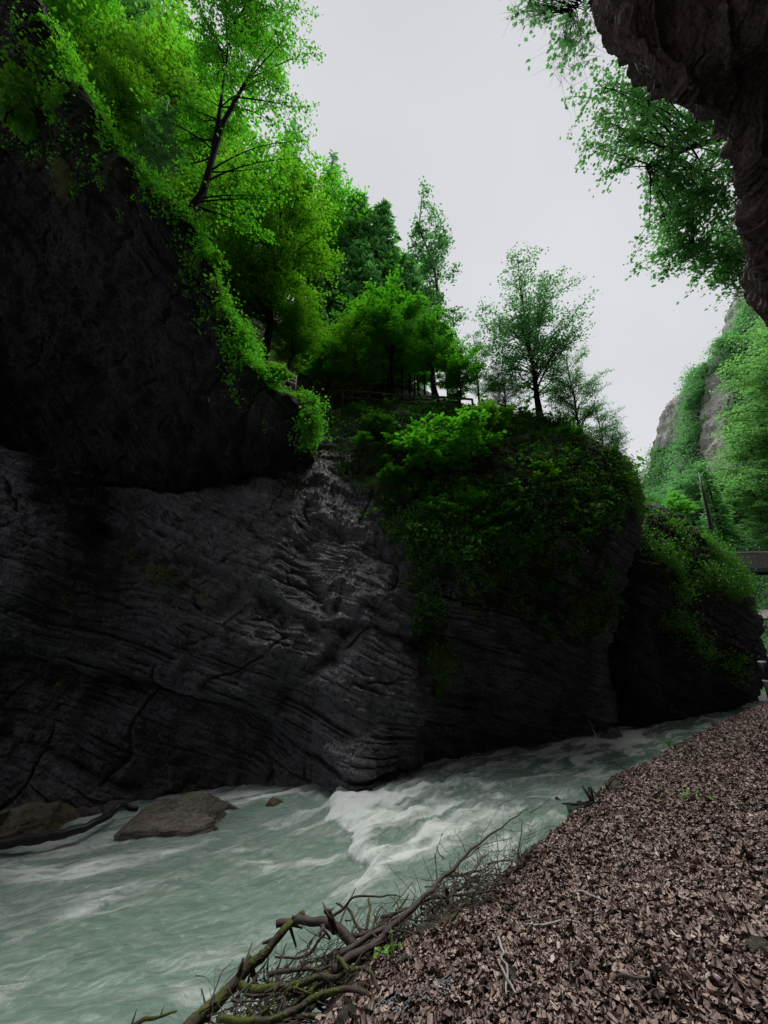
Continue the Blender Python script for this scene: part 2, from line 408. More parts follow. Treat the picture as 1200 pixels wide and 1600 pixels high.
# the main wall and its promontory
A_COLS = [
    [(-420, 1350, None), (-420, 1200, 9.0), (-420, 1050, 9.3), (-420, 900, 10.0), (-420, 780, 12.3), (-420, 640, 15)],
    [(-160, 1318, None), (-160, 1190, 9.4), (-160, 1060, 9.6), (-160, 920, 9.9), (-160, 800, 10.6), (-160, 690, 13)],
    [(20, 1290, None), (20, 1180, 10.1), (20, 1060, 10.0), (20, 930, 10.0), (20, 810, 10.7), (20, 710, 13.0)],
    [(95, 1278, None), (95, 1175, 10.3), (98, 1060, 10.4), (100, 930, 10.4), (95, 830, 11.2), (90, 738, 14.0)],
    [(165, 1266, None), (165, 1170, 10.6), (165, 1060, 10.7), (170, 930, 11.1), (175, 840, 12.8), (180, 752, 17.5)],
    [(310, 1238, None), (305, 1150, 11.25), (300, 1050, 11.1), (295, 930, 11.8), (295, 830, 13.2), (290, 748, 17.5)],
    [(430, 1240, None), (425, 1140, 11.3), (415, 1040, 11.4), (410, 930, 12.0), (405, 820, 13.2), (400, 722, 16.5)],
    [(478, 1244, None), (475, 1120, 11.4), (480, 1000, 11.9), (482, 900, 12.7), (484, 800, 13.9), (490, 660, 17.5)],
    [(560, 1256, None), (560, 1130, 11.2), (565, 1020, 11.8), (560, 900, 12.6), (556, 800, 14.1), (555, 655, 17.8)],
    [(642, 1205, None), (648, 1110, 12.1), (645, 1000, 12.3), (640, 890, 12.9), (630, 790, 14.1), (625, 650, 17)],
    [(690, 1192, None), (690, 1100, 13.0), (695, 990, 12.8), (700, 880, 12.9), (702, 780, 13.8), (705, 648, 17)],
    [(765, 1177, None), (765, 1100, 14.1), (772, 980, 13.9), (780, 870, 13.2), (785, 770, 13.9), (785, 648, 16.8)],
    [(860, 1166, None), (865, 1090, 15.6), (868, 970, 15.2), (868, 870, 13.9), (865, 770, 14.2), (860, 660, 16.5)],
    [(905, 1158, None), (908, 1070, 16.6), (915, 970, 16.0), (938, 870, 14.8), (938, 790, 14.6), (935, 692, 16.2)],
    [(940, 1151, None), (946, 1070, 17.6), (958, 970, 16.9), (982, 870, 15.7), (992, 800, 15.4), (982, 745, 16.0)],
    [(945, 1148, 21), (948, 1070, 22), (955, 970, 21), (985, 870, 20), (985, 800, 20), (975, 750, 20)],
]
feat_A = [
    ([(170, 820), (240, 858), (360, 905), (440, 945), (500, 975), (560, 982), (640, 992)], 10, 0.62, True),
    ([(488, 700), (478, 790), (476, 870), (490, 915), (508, 960)], 12, 0.35, False),
    ([(545, 985), (510, 1030), (462, 1070), (440, 1110)], 9, 0.22, False),
    ([(-60, 1020), (60, 1035), (160, 1050), (260, 1080), (350, 1108), (400, 1122)], 13, 1.0, True),
    ([(500, 815), (540, 828), (600, 850)], 8, 0.3, True),
    ([(300, 985), (380, 1010), (440, 1035)], 6, 0.22, True),
    ([(60, 860), (160, 880), (250, 905)], 8, 0.25, True),
    ([(668, 960), (664, 1040), (668, 1120), (662, 1190)], 10, 0.40, False),
    ([(535, 830), (545, 900), (520, 960)], 6, 0.2, False),
    ([(735, 1110), (742, 1180)], 9, 0.3, False),
    ([(700, 1085), (790, 1095), (860, 1110)], 9, 0.35, False),
    ([(860, 1120), (930, 1128), (985, 1120)], 8, 0.3, True),
]
VEG_A = [(485, 640), (860, 640), (985, 735), (1000, 800), (930, 860), (975, 940), (965, 985), (905, 1010), (850, 1000), (800, 960),
         (745, 965), (715, 930), (690, 985), (705, 1060), (690, 1095), (672, 1060), (655, 985), (640, 900), (600, 850), (590, 790), (545, 760), (515, 700)]
LEDGE_A = [(190, 885), (230, 893), (275, 908), (300, 915)]
def moss_A(px, py, V, n):
    m = in_poly(px + 18 * perlin(V * 1.1, 3), py + 18 * perlin(V * 1.1, 4), VEG_A).astype(float) * 0.95
    d, _ = seg_dist(px, py, LEDGE_A); m = np.maximum(m, np.exp(-(d / 14) ** 2))
    d, _ = seg_dist(px, py, [(0, 1100), (30, 960), (60, 930)]); m = np.maximum(m, 0.55 * np.exp(-(d / 40) ** 2))
    d, _ = seg_dist(px, py, [(465, 740), (455, 800)]); m = np.maximum(m, 0.8 * np.exp(-(d / 16) ** 2))
    return m
def wet_A(px, py, V, n):
    d, _ = seg_dist(px + 20 * perlin(V * .9, 8), py, [(485, 690), (490, 780), (510, 860), (520, 960), (560, 1080), (570, 1250)])
    d2, _ = seg_dist(px, py, [(500, 960), (420, 960), (330, 920), (330, 800)])
    return np.clip(.15 + 1.1 * np.exp(-(d / 105) ** 2) + .6 * np.exp(-(d2 / 110) ** 2) + .5 * np.exp(-((V[:, 2]) / .7) ** 2), 0, 1)
rock_mass('gorge_wall', net(A_COLS), 860, 600, (0.33, -0.10, 0.94), 3, M_ROCK, feat_A, 1.0, False, moss_A, wet_A)

# the second promontory down the gorge
B_COLS = [
    [(925, 1152, 19.5), (925, 1050, 19.5), (925, 950, 19.5), (930, 880, 20), (945, 805, 24)],
    [(1005, 1140, None), (1003, 1050, 18.7), (1002, 950, 18.5), (1002, 868, 18.9), (1010, 796, 21.2)],
    [(1060, 1129, None), (1060, 1050, 20.3), (1062, 960, 20.2), (1062, 876, 20.8), (1062, 812, 23)],
    [(1110, 1119, None), (1115, 1050, 21.8), (1116, 965, 21.6), (1112, 905, 22.2), (1108, 852, 24)],
    [(1150, 1110, None), (1158, 1050, 23), (1158, 985, 22.8), (1145, 930, 23.4), (1130, 880, 25.5)],
    [(1178, 1105, 26.5), (1183, 1050, 25), (1180, 990, 25), (1166, 940, 25.2), (1143, 893, 26.5)],
    [(1180, 1104, 31), (1184, 1050, 31), (1180, 990, 31), (1166, 940, 31), (1143, 895, 31)],
]
VEG_B = [(985, 780), (1110, 845), (1150, 890), (1178, 960), (1150, 935), (1110, 925), (1060, 930), (1010, 900), (985, 850)]
def moss_B(px, py, V, n):
    m = in_poly(px + 14 * perlin(V * 0.9, 3), py + 14 * perlin(V * 0.9, 4), VEG_B).astype(float)
    for q in ([(1050, 970), (1085, 1000)], [(1110, 1020), (1150, 1040)]):
        d, _ = seg_dist(px, py, q); m = np.maximum(m, 0.9 * np.exp(-(d / 14) ** 2))
    return m
feat_B = [([(1010, 950), (1070, 1000), (1130, 1035), (1180, 1040)], 9, 0.6, True), ([(1085, 900), (1095, 990)], 10, 0.4, False),
          ([(1030, 1000), (1045, 1120)], 8, 0.4, False)]
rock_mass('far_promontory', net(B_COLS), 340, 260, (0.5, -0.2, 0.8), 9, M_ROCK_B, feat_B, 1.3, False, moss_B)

# the overhanging mass high on the far side
C_COLS = [
    [(-420, 650, 12.5), (-380, 440, 12.2), (-330, 120, 8.8), (-240, -330, 6.4)],
    [(-120, 720, 14.0), (-100, 500, 13.4), (-50, 220, 9.3), (-8, -70, 6.9)],
    [(40, 752, 15.6), (30, 590, 14.8), (55, 340, 10.2), (88, 112, 7.4)],
    [(150, 758, 15.9), (125, 625, 15.0), (145, 440, 10.9), (185, 268, 7.9)],
    [(255, 762, 15.6), (225, 675, 14.4), (240, 520, 10.9), (288, 362, 8.4)],
    [(345, 750, 15.0), (318, 700, 13.4), (320, 580, 10.4), (345, 470, 8.9)],
    [(415, 735, 14.2), (398, 703, 12.2), (388, 632, 10.2), (392, 576, 9.4)],
    [(460, 716, 13.4), (452, 697, 11.4), (448, 658, 10.0), (450, 622, 9.9)],
    [(477, 700, 13.4), (481, 685, 11.6), (481, 668, 10.8), (478, 648, 11.0)],
    [(468, 700, 15.5), (472, 685, 15), (472, 668, 14.5), (468, 650, 14.5)],
]
feat_C = [([(150, 500), (230, 590), (300, 690), (340, 740)], 12, 0.4, False), ([(60, 470), (130, 560), (190, 680)], 14, 0.45, False),
          ([(280, 420), (330, 560), (370, 640)], 10, 0.35, False), ([(390, 600), (380, 700)], 8, 0.3, False), ([(0, 560), (60, 680), (80, 740)], 12, 0.4, False)]
def moss_C(px, py, V, n):
    d, _ = seg_dist(px, py, [(5, -70), (100, 110), (195, 262), (292, 356), (345, 470), (392, 576), (450, 622), (480, 650)])
    m = np.exp(-(d / 30) ** 2)
    q = in_poly(px + 20 * perlin(V * .8, 3), py + 20 * perlin(V * .8, 4), [(-50, 60), (60, 90), (200, 270), (130, 320), (60, 250), (-50, 220)])
    return np.maximum(m, q * 0.8)
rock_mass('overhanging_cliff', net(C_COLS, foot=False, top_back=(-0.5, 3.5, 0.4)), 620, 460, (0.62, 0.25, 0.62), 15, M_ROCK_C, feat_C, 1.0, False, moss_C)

# the cliff above the path on the near side
D_S = [(935, -330, 3.6), (938, -150, 3.9), (950, 0, 4.2), (972, 62, 4.4), (1012, 122, 4.6), (1080, 170, 4.8), (1124, 182, 5.1), (1138, 262, 5.9), (1152, 332, 6.5),
       (1172, 402, 7.1), (1190, 500, 7.9), (1202, 570, 8.4), (1216, 640, 9.0), (1262, 900, 10.2), (1290, 1040, 10.8), (1300, 1110, 11.0)]
D_I = [(1010, -340, 3.2), (1020, -180, 3.4), (1030, -50, 3.6), (1045, 0, 3.8), (1070, 50, 4.0), (1105, 95, 4.2), (1160, 120, 4.5), (1172, 250, 5.3), (1188, 322, 5.9),
       (1208, 400, 6.5), (1228, 500, 7.3), (1244, 570, 7.8), (1262, 640, 8.4), (1310, 900, 9.5), (1340, 1040, 10.0), (1350, 1110, 10.2)]
S3 = np.array([at(*p) for p in D_S]); I3 = np.array([at(*p) for p in D_I])
S3 = np.concatenate([S3[:1] + np.array([0.3, -0.2, 38]), S3]); I3 = np.concatenate([I3[:1] + np.array([0.3, -0.4, 38]), I3])  # unseen extra height, added to block sky light
RS = S3 - CAM
tq = np.concatenate([[0], np.linspace(.45, 1, len(S3) - 1)])[:, None]
def unseen_row(base, top): return np.array(base, float) * tq + np.array(top, float) * (1 - tq)  # unseen rows running behind the camera, shaped to block sky light
D_NET = np.stack([CAM + RS * 1.9 + np.array([5.0, 0, 2.0]), CAM + RS * 1.25 + np.array([1.0, 0, .5]), S3, I3, I3 + np.array([1.6, -0.8, .4]),
    unseen_row((6.0, -1.0, 1.0), (3.0, 2.6, 64)), unseen_row((0, -5.5, 0.5), (-2.5, 0.5, 64)), unseen_row((-9, -10.5, -1), (-11, -4.0, 64)), unseen_row((-30, -22, -1), (-34, -14, 64))], 0)
rock_mass('near_cliff', D_NET, 340, 460, (0.75, 0.35, 0.5), 23, M_ROCK_R, [([(1135, 0), (1140, 90), (1150, 200)], 10, 0.35, False), ([(1130, 230), (1200, 250)], 9, 0.3, False), ([(1000, 60), (1080, 110), (1140, 140)], 8, .2, False)], 0.95, True)

# wooded slope behind the overhang and promontory
F_COLS = []
for fr, m1, m2, m3 in [
    ((-420, -420), (-420, -300), (-420, -200), (-420, -100)), ((-150, -200), (-150, -60), (-150, 60), (-150, 120)), ((30, -50), (30, 100), (30, 190), (30, 230)),
    ((130, 130), (130, 240), (130, 280), (130, 300)), ((210, 285), (210, 350), (200, 350), (200, 350)), ((300, 375), (300, 420), (300, 410), (300, 400)),
    ((350, 490), (360, 490), (380, 465), (390, 445)), ((400, 590), (430, 560), (450, 510), (460, 480)), ((480, 655), (500, 600), (520, 545), (530, 520)),
    ((560, 648), (570, 612), (590, 575), (600, 560)), ((650, 642), (640, 618), (650, 605), (655, 610)), ((730, 642), (715, 630), (705, 635), (700, 655)),
    ((800, 652), (780, 660), (760, 690), (750, 720)), ((860, 665), (850, 690), (830, 760), (800, 800))]:
    yf = 12.8 if fr[0] < 380 else (14.0 if fr[0] < 450 else 17.5)
    F_COLS.append([at(fr[0], fr[1], yf), at(m1[0], m1[1], 23), at(m2[0], m2[1], 36), at(m3[0], m3[1], 58)])
Fc = np.array(F_COLS).transpose(1, 0, 2)
M_SOIL = simple_mat('forest_floor', (0.010, 0.011, 0.006), (0.03, 0.034, 0.014), 1.5, 0.95, 0.6, 0.1)
Sf = catmull(Fc, 200, 120); Pf = Sf.reshape(-1, 3)
Pf = Pf + np.stack([0 * Pf[:, 0], 0 * Pf[:, 0], 0.9 * fbm(Pf * 0.35, 4, 61)], -1)
Pf[:, 2] = np.minimum(Pf[:, 2], 80 + 4 * fbm(Pf * .1, 2, 9)); Pf[:, 0] = np.maximum(Pf[:, 0], -110)
o = mesh_np('wooded_slope', Pf, [grid_faces(120, 200)], M_SOIL); tag(o, kind='structure')
def slope_z(x, y):
    d = np.hypot(Pf[:, 0] - x, Pf[:, 1] - y); return Pf[np.argmin(d), 2]

# the far side of the valley
E_COLS = [
    [(900, 1010, 66), (900, 930, 68), (905, 870, 72), (910, 850, 80)], [(960, 1010, 60), (960, 920, 62), (962, 850, 66), (965, 826, 78)],
    [(1030, 1010, 55), (1030, 920, 56), (1030, 840, 60), (1030, 775, 68)], [(1075, 1010, 50), (1075, 870, 50), (1078, 740, 51), (1084, 625, 54)],
    [(1130, 1010, 44), (1130, 870, 45), (1122, 730, 46), (1108, 572, 50)], [(1200, 1020, 36), (1200, 870, 37), (1190, 710, 39), (1168, 520, 46)],
    [(1300, 1060, 27), (1300, 870, 28), (1290, 660, 30), (1250, 350, 38)], [(1480, 1060, 21), (1480, 870, 21.5), (1450, 600, 23), (1400, 120, 28)]]
VEG_E = [(880, 700), (1060, 700), (1085, 580), (1110, 575), (1092, 640), (1100, 720), (1128, 800), (1145, 740), (1130, 650), (1140, 600), (1118, 570), (1160, 480), (1600, 0), (1600, 1100), (880, 1100)]
def moss_E(px, py, V, n): return in_poly(px + 8 * perlin(V * .3, 3), py + 8 * perlin(V * .3, 4), VEG_E).astype(float)
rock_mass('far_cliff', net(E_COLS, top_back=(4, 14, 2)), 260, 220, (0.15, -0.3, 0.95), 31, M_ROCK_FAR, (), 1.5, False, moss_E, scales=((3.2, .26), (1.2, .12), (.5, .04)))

# ------------------------------------------------------------------ river bed, bank, path
m, t, out = new_mat('riverbed_stone'); g = G(t); geo = g.n('ShaderNodeNewGeometry')
g.bsdf(out, g.ramp(g.noise(geo.outputs['Position'], 3, 6), [(0.3, (0.03, 0.03, 0.028)), (0.7, (0.09, 0.09, 0.08))]), 0.8)
mb = np.array([[-150, -150, -1.6], [150, -150, -1.6], [150, 150, -1.6], [-150, 150, -1.6]], float)
tag(mesh_np('riverbed', mb, [[[0, 1, 2, 3]]], m), kind='structure')

EDGE = [(-4.5, -4.0), (-2.6, 0.0), (-1.55, 1.9), (-.72, 3.2), (-.15, 4.1), (1.13, 5.04), (2.6, 6.6), (4.3, 8.4), (7.6, 11.2), (11.7, 14.6), (15.5, 17.6), (19.5, 20.6), (24, 22)]
def edge_d(x, y):
    d, s = seg_dist(np.asarray(x, float), np.asarray(y, float), EDGE)      # side: left of travel is the river
    return np.where(s > 0, -d, d)
def bank_z(x, y):
    x = np.asarray(x, float); y = np.asarray(y, float)
    P = np.stack([x, y, 0 * x], -1)
    d = edge_d(x, y) + 0.22 * fbm(P * 0.9, 3, 71)
    top = 1.28 + 0.70 * sstep(0.0, 3.6, d) + 0.06 * fbm(P * 0.7, 3, 72) + 0.018 * fbm(P * 5, 3, 73)
    low = -1.0 + 2.28 * sstep(-1.15, 0.12, d) ** 0.8
    return np.where(d > 0.12, top, np.minimum(low, top)) - 0.16 * np.exp(-(d / 0.35) ** 2)
xs = np.linspace(-5, 26, 420); ys = np.linspace(-5, 26, 420); X, Y_ = np.meshgrid(xs, ys)
Z = bank_z(X, Y_)
m, t, out = new_mat('bank_soil'); g = G(t); geo = g.n('ShaderNodeNewGeometry')
n1 = g.noise(geo.outputs['Position'], 22, 6, 0.7)
c = g.ramp(n1, [(0.3, (0.010, 0.008, 0.008)), (0.7, (0.045, 0.034, 0.032))])
g.bsdf(out, c, 0.85, g.bump(n1, 0.8, 0.03), 0.2)
tag(mesh_np('river_bank', np.stack([X, Y_, Z], -1).reshape(-1, 3), [grid_faces(420, 420)], m), kind='structure')
PATH_L = [(6.0, 3.0), (8.0, 7.4), (9.0, 9.6), (11.5, 12.6), (16, 16.6), (22, 20)]
m, t, out = new_mat('path_gravel'); g = G(t); geo = g.n('ShaderNodeNewGeometry')
n1 = g.noise(geo.outputs['Position'], 30, 6, 0.7)
g.bsdf(out, g.ramp(n1, [(0.3, (0.10, 0.10, 0.11)), (0.7, (0.25, 0.25, 0.26))]), 0.8, g.bump(n1, 0.5, 0.02), 0.3)
pl = np.array(PATH_L, float); pr = pl + np.array([2.2, -1.2])
tt = np.linspace(0, 1, 8)[None, :, None]
PP = []
for k in range(len(pl) - 1):
    for f in np.linspace(0, 1, 10, endpoint=False):
        a = pl[k] + (pl[k + 1] - pl[k]) * f; b = pr[k] + (pr[k + 1] - pr[k]) * f
        PP.append([a + (b - a) * w for w in np.linspace(0, 1, 8)])
PP = np.array(PP); PZ = np.maximum(bank_z(PP[..., 0], PP[..., 1]) + 0.02, 1.99)
tag(mesh_np('path', np.concatenate([PP, PZ[..., None]], -1).reshape(-1, 3), [grid_faces(PP.shape[0], 8)], m), kind='structure')

# ------------------------------------------------------------------ river
CL = [(34, 26), (20, 22.3), (15, 18.8), (10, 15.6), (6, 12.6), (3.2, 10.6), (0.6, 8.6), (-2.0, 6.8), (-5.5, 5.3), (-12, 3.5), (-20, 2)]
def flow_st(x, y):
    best = np.full(x.shape, 1e9); S = np.zeros(x.shape); T = np.zeros(x.shape); acc = 0
    wsum = 0; Ss = 0; Ts = 0
    for (x0, y0), (x1, y1) in zip(CL[:-1], CL[1:]):
        L = math.hypot(x1 - x0, y1 - y0); dx, dy = (x1 - x0) / L, (y1 - y0) / L
        tt = np.clip((x - x0) * dx + (y - y0) * dy, 0, L)
        ex, ey = x - x0 - tt * dx, y - y0 - tt * dy; d = np.hypot(ex, ey)
        w = 1 / (d + 0.05) ** 6
        ss = acc + (x - x0) * dx + (y - y0) * dy; ts = dx * (y - y0) - dy * (x - x0)
        wsum = wsum + w; Ss = Ss + w * ss; Ts = Ts + w * ts; acc += L
    return Ss / wsum, Ts / wsum
def river_height(X, Y):
    S, T = flow_st(X, Y)
    st = np.stack([S, T, 0 * S], -1)
    wrp = fbm(st * np.array([.35, .6, 1]), 3, 81); wr2 = fbm(st * np.array([.35, .6, 1]), 3, 82)
    q = np.stack([S * 0.9 + 1.2 * wrp, T * 2.3 + 1.3 * wr2, 0 * S], -1)
    z = 0.09 * fbm(q * .45, 3, 83) + 0.06 * fbm(q * 1.0, 3, 84, True) + 0.03 * fbm(q * 2.8, 3, 85)
    px, py = proj(np.stack([X, Y, 0 * X], -1))
    # the breaking wave, the white water above it and the drop it falls over
    cr = [(518, 1262), (512, 1290), (552, 1306), (540, 1345), (575, 1362), (520, 1430)]
    wpx = px + 9 * wrp + 7 * fbm(st * 2.5, 3, 86); wpy = py + 8 * wr2 + 5 * fbm(st * 2.5, 3, 87)
    d, sdn = seg_dist(wpx, wpy, cr)
    up = sdn < 0                                  # upstream side
    upstream = in_poly(wpx, wpy, cr + [(760, 1430), (1250, 1300), (1250, 1050), (560, 1180)])
    rise = np.where(upstream, 0.08 * (1 - np.exp(-d / 18)), 0)
    hump = np.where(upstream, 0.12 * np.exp(-((d - 24) / 26) ** 2), 0) * sstep(1480, 1330, py)
    ww = np.exp(-(((px - 610) / 105) ** 2 + ((py - 1300) / 62) ** 2)) 
    rough = np.exp(-(((px - 680) / 220) ** 2 + ((py - 1265) / 85) ** 2))
    z = z + rise + hump * (0.8 + 0.7 * fbm(st * 1.6, 3, 88)) + rough * (0.13 * fbm(q * 1.2, 4, 89, True) + 0.13 * fbm(st * 1.5, 3, 90) + .05 * fbm(st * 5, 4, 93))
    # foam
    streak = fbm(np.stack([S * .5 + wrp, T * 2.6 + 2 * wr2, 0 * S + 5], -1), 4, 91)
    patch = fbm(st * np.array([.28, .4, 1]) + 9, 2, 92)
    foam = 0.10 + 0.50 * sstep(-0.12, 0.4, streak + 0.6 * patch)
    turb = fbm(st * np.array([1.1, 1.9, 1]) + wrp[..., None], 4, 94)
    foam = foam + upstream * (0.62 * ww * sstep(-.45, .25, turb) + 0.50 * rough * sstep(-0.35, .35, streak + .5 * turb))
    foam = foam + np.where(upstream, 0.45 * np.exp(-((d - 10) / 24) ** 2) * sstep(1500, 1300, py) * sstep(-.6, .1, turb), 0)
    foam = foam + 0.6 * np.exp(-(((px - 330) / 90) ** 2 + ((py - (1372 - 0.32 * px)) / 13) ** 2)) * sstep(-.3, .3, streak + .2)      # below the boulder
    foam = foam + 0.5 * np.exp(-(((px - 70) / 110) ** 2 + ((py - 1370) / 26) ** 2)) * sstep(-.3, .3, streak + .1)
    foam = foam + 0.55 * np.exp(-(((px - 590) / 75) ** 2 + ((py - 1385) / 45) ** 2)) * sstep(-.35, .3, streak)
    foam = foam + 0.5 * np.exp(-(((px - 1000) / 60) ** 2 + ((py - 1160) / 22) ** 2)) * sstep(-.3, .3, streak)
    foam = foam + 0.45 * np.exp(-(((px - 320) / 70) ** 2 + ((py - 1560) / 60) ** 2)) * sstep(-.2, .3, streak)
    foam = foam + 0.36 * np.exp(-(((px - 900) / 170) ** 2 + ((py - 1195) / 42) ** 2)) * sstep(-.35, .35, streak + .3 * turb)
    foam = foam + 0.25 * np.exp(-(((px - 250) / 260) ** 2 + ((py - 1440) / 90) ** 2)) * sstep(-.15, .4, streak + .3 * turb)
    df, _ = seg_dist(px, py, [(-60, 1300), (20, 1292), (165, 1270), (310, 1242), (430, 1244), (478, 1248), (560, 1262), (648, 1210), (765, 1182), (905, 1163), (1005, 1144)])
    foam = foam + 0.42 * np.exp(-(df / 9) ** 2) * sstep(-.3, .3, streak + turb)
    e = edge_d(X, Y); foam = foam + 0.35 * np.exp(-((e + 0.9) / .25) ** 2) * sstep(-.2, .3, streak)
    return z, np.clip(foam, 0, 1.2), np.stack([S, T, 0 * S], -1), upstream
gx = np.concatenate([np.arange(-22, -9, .25), np.arange(-9, 9, .042), np.arange(9, 34, .11)])
gy = np.concatenate([np.arange(-6, 2.5, .3), np.arange(2.5, 16, .045), np.arange(16, 27, .12)])
RX, RY = np.meshgrid(gx, gy)
RZ, RF, RST, RUP = river_height(RX, RY)
m, t, out = new_mat('glacial_water'); g = G(t)
st = g.attr('flow', True); foam = g.attr('foam')
warp = g.noise(g.mapping(st, (.8, 1.6, 1)), 1.0, 3)
wv = g.n('ShaderNodeVectorMath'); wv.operation = 'MULTIPLY_ADD'
cmb = g.n('ShaderNodeCombineXYZ'); g.l(warp, cmb.inputs[0]); g.l(warp, cmb.inputs[1])
g.l(cmb.outputs[0], wv.inputs[0]); wv.inputs[1].default_value = (1.2, .9, 0); g.l(st, wv.inputs[2])
f1 = g.noise(g.mapping(wv.outputs[0], (1.5, 6.0, 1)), 1.0, 8, 0.68, 0.7)
f2 = g.noise(g.mapping(wv.outputs[0], (5, 13, 1)), 1.3, 6, 0.7, 0.4)
fn = g.math('ADD', g.math('MULTIPLY', f1, 0.7), g.math('MULTIPLY', f2, 0.3))
fa = g.math('ADD', fn, g.math('MULTIPLY', g.math('SUBTRACT', foam, 0.40), 0.55))
ff = g.maprange(fa, 0.27, 0.82, 0, 1)
deep = g.ramp(f1, [(0.3, (0.145, 0.235, 0.19)), (0.7, (0.205, 0.305, 0.255))])
col = g.mix(ff, deep, (0.70, 0.76, 0.735))
ro = g.maprange(ff, 0, 1, 0.12, 0.6)
hh = g.math('ADD', g.math('MULTIPLY', f1, 0.6), g.math('ADD', g.math('MULTIPLY', f2, 0.25), g.math('MULTIPLY', ff, 0.45)))
g.bsdf(out, col, ro, g.bump(hh, 0.75, 0.12), 0.5)
tag(mesh_np('river', np.stack([RX, RY, RZ], -1).reshape(-1, 3), [grid_faces(len(gy), len(gx))], m, None, True, {'foam': RF}, {'flow': RST}), kind='structure')
def water_at(px, py, dz=0.0): return at_z(px, py, dz)

# ------------------------------------------------------------------ boulders
def boulder(name, label, c, dims, rot, seed, mat, mossy=0.2, cuts=9, sub=5, group=None, cat='boulder'):
    bm = bmesh.new(); bmesh.ops.create_icosphere(bm, subdivisions=sub, radius=1.0)
    V = np.array([v.co[:] for v in bm.verts]); Fc_ = np.array([[v.index for v in f.verts] for f in bm.faces]); bm.free()
    rs = np.random.RandomState(seed)
    for k in range(cuts):
        n = rs.normal(size=3); n[2] = abs(n[2]) * (0.4 if k % 2 else 1); n /= np.linalg.norm(n)
        h = rs.uniform(0.45, 0.85); s = V @ n
        V = V - np.outer(np.maximum(s - h, 0) * 0.99, n)
    h, bed = strata(V * 1.2 + seed, (0.2, -.3, 1), seed, 0.28)
    nn = V / np.linalg.norm(V, axis=1)[:, None]
    V = V + nn * (h[:, None] * 0.40 + 0.16 * fbm(V * 2.2, 5, seed)[:, None] + .06 * fbm(V * 7, 4, seed, True)[:, None])
    V = V * np.asarray(dims) / 2
    R = np.array(Matrix.Rotation(rot[2], 3, 'Z') @ Matrix.Rotation(rot[1], 3, 'Y') @ Matrix.Rotation(rot[0], 3, 'X'))
    V = V @ R.T
    mo = np.clip(mossy * (0.5 + V[:, 2] / (abs(V[:, 2]).max() + 1e-6)), 0, 1)
    o = mesh_np(name, V, [Fc_], mat, None, False, {'moss': mo, 'wet': np.full(len(V), .55)}, {'bedco': bed})
    o.location = c
    return tag(o, label, cat, group)
c = water_at(268, 1298); c[2] = -0.05
boulder('boulder', 'broad tilted grey-brown slab boulder lying in the river beside the driftwood log', c, (3.5, 1.6, 1.15), (0.34, -0.20, 0.32), 4, M_BOULDER, 0.25)
c = water_at(330, 1268); c[2] = 0.0
boulder('boulder', 'low dark rock behind the right end of the tilted slab boulder', c, (1.3, .6, .45), (0.1, -0.1, 0.15), 41, M_BOULDER, 0.1, sub=4)
c = water_at(40, 1303); c[2] = 0.1
boulder('boulder', 'ochre-brown boulder at the foot of the wall, behind the driftwood log', c, (1.9, 1.1, 0.9), (0.2, -0.2, 0.1), 12, M_BOULDER_B, 0.25)
c = water_at(-30, 1312); c[2] = 0.1
boulder('boulder', 'dark brown rock cut off by the photo edge beside the ochre boulder', c, (1.2, .9, 0.7), (0.2, -0.2, 0.7), 14, M_BOULDER_B, 0.1, sub=4)
c = water_at(98, 1285); c[2] = 0.1
boulder('boulder', 'small brown stone wedged between the ochre boulder and the wall', c, (0.8, .6, 0.5), (0.1, 0.2, 0.6), 13, M_BOULDER_B, 0.2, sub=4)
c = water_at(297, 1249); c[2] = 0.06
boulder('boulder', 'small moss-topped stone poking out behind the slab boulder', c, (0.5, .45, 0.5), (0.1, 0.2, 0.2), 15, M_BOULDER, 2.2, sub=4)
c = water_at(430, 1262); c[2] = 0.04
boulder('boulder', 'small half-drowned brown stone in the calm water before the breaking wave', c, (0.62, .4, 0.45), (0, 0.1, 0), 18, M_BOULDER_B, 0.2, sub=4)
c = water_at(962, 1155); c[2] = 0.02
boulder('boulder', 'dark wet rock at the far water line below the black overhang', c, (1.7, .9, .8), (0, 0.15, 0.4), 19, M_ROCK, 0.0, sub=4)

# ------------------------------------------------------------------ leaves and plants
def leaf_quads(P, N, size, asp, rng, roll=None, fold=0.18):
    """one folded rhombus per point: P (n,3), N (n,3) leaf normals -> V, T(quads)"""
    n = len(P); a = rng.normal(size=(n, 3)); a -= N * (a * N).sum(1)[:, None]; a /= np.linalg.norm(a, axis=1)[:, None] + 1e-9
    if roll is not None: a = roll
    b = np.cross(N, a); s = np.asarray(size)[:, None]
    V = np.stack([P - a * s * .5, P + b * s * asp * .5 + N * s * fold, P + a * s * .5, P - b * s * asp * .5 + N * s * fold], 1)
    return V.reshape(-1, 3), np.arange(n * 4).reshape(n, 4)
def maple_leaves(P, N, size, rng):
    """lobed leaf: 10-gon outline"""
    n = len(P); a = rng.normal(size=(n, 3)); a -= N * (a * N).sum(1)[:, None]; a /= np.linalg.norm(a, axis=1)[:, None] + 1e-9
    b = np.cross(N, a)
    out = np.array([(-.5, 0), (-.35, .34), (-.08, .22), (.08, .5), (.2, .2), (.55, 0), (.2, -.2), (.08, -.5), (-.08, -.22), (-.35, -.34)])
    z = np.array([0, .10, .03, .08, .02, -.10, .02, .08, .03, .10])
    s = np.asarray(size)[:, None, None]
    V = P[:, None] + s * (a[:, None] * out[None, :, :1] + b[:, None] * out[None, :, 1:] + N[:, None] * z[None, :, None])
    return V.reshape(-1, 3), np.arange(n * 10).reshape(n, 10)
def unit(v): return v / (np.linalg.norm(v, axis=-1, keepdims=True) + 1e-9)
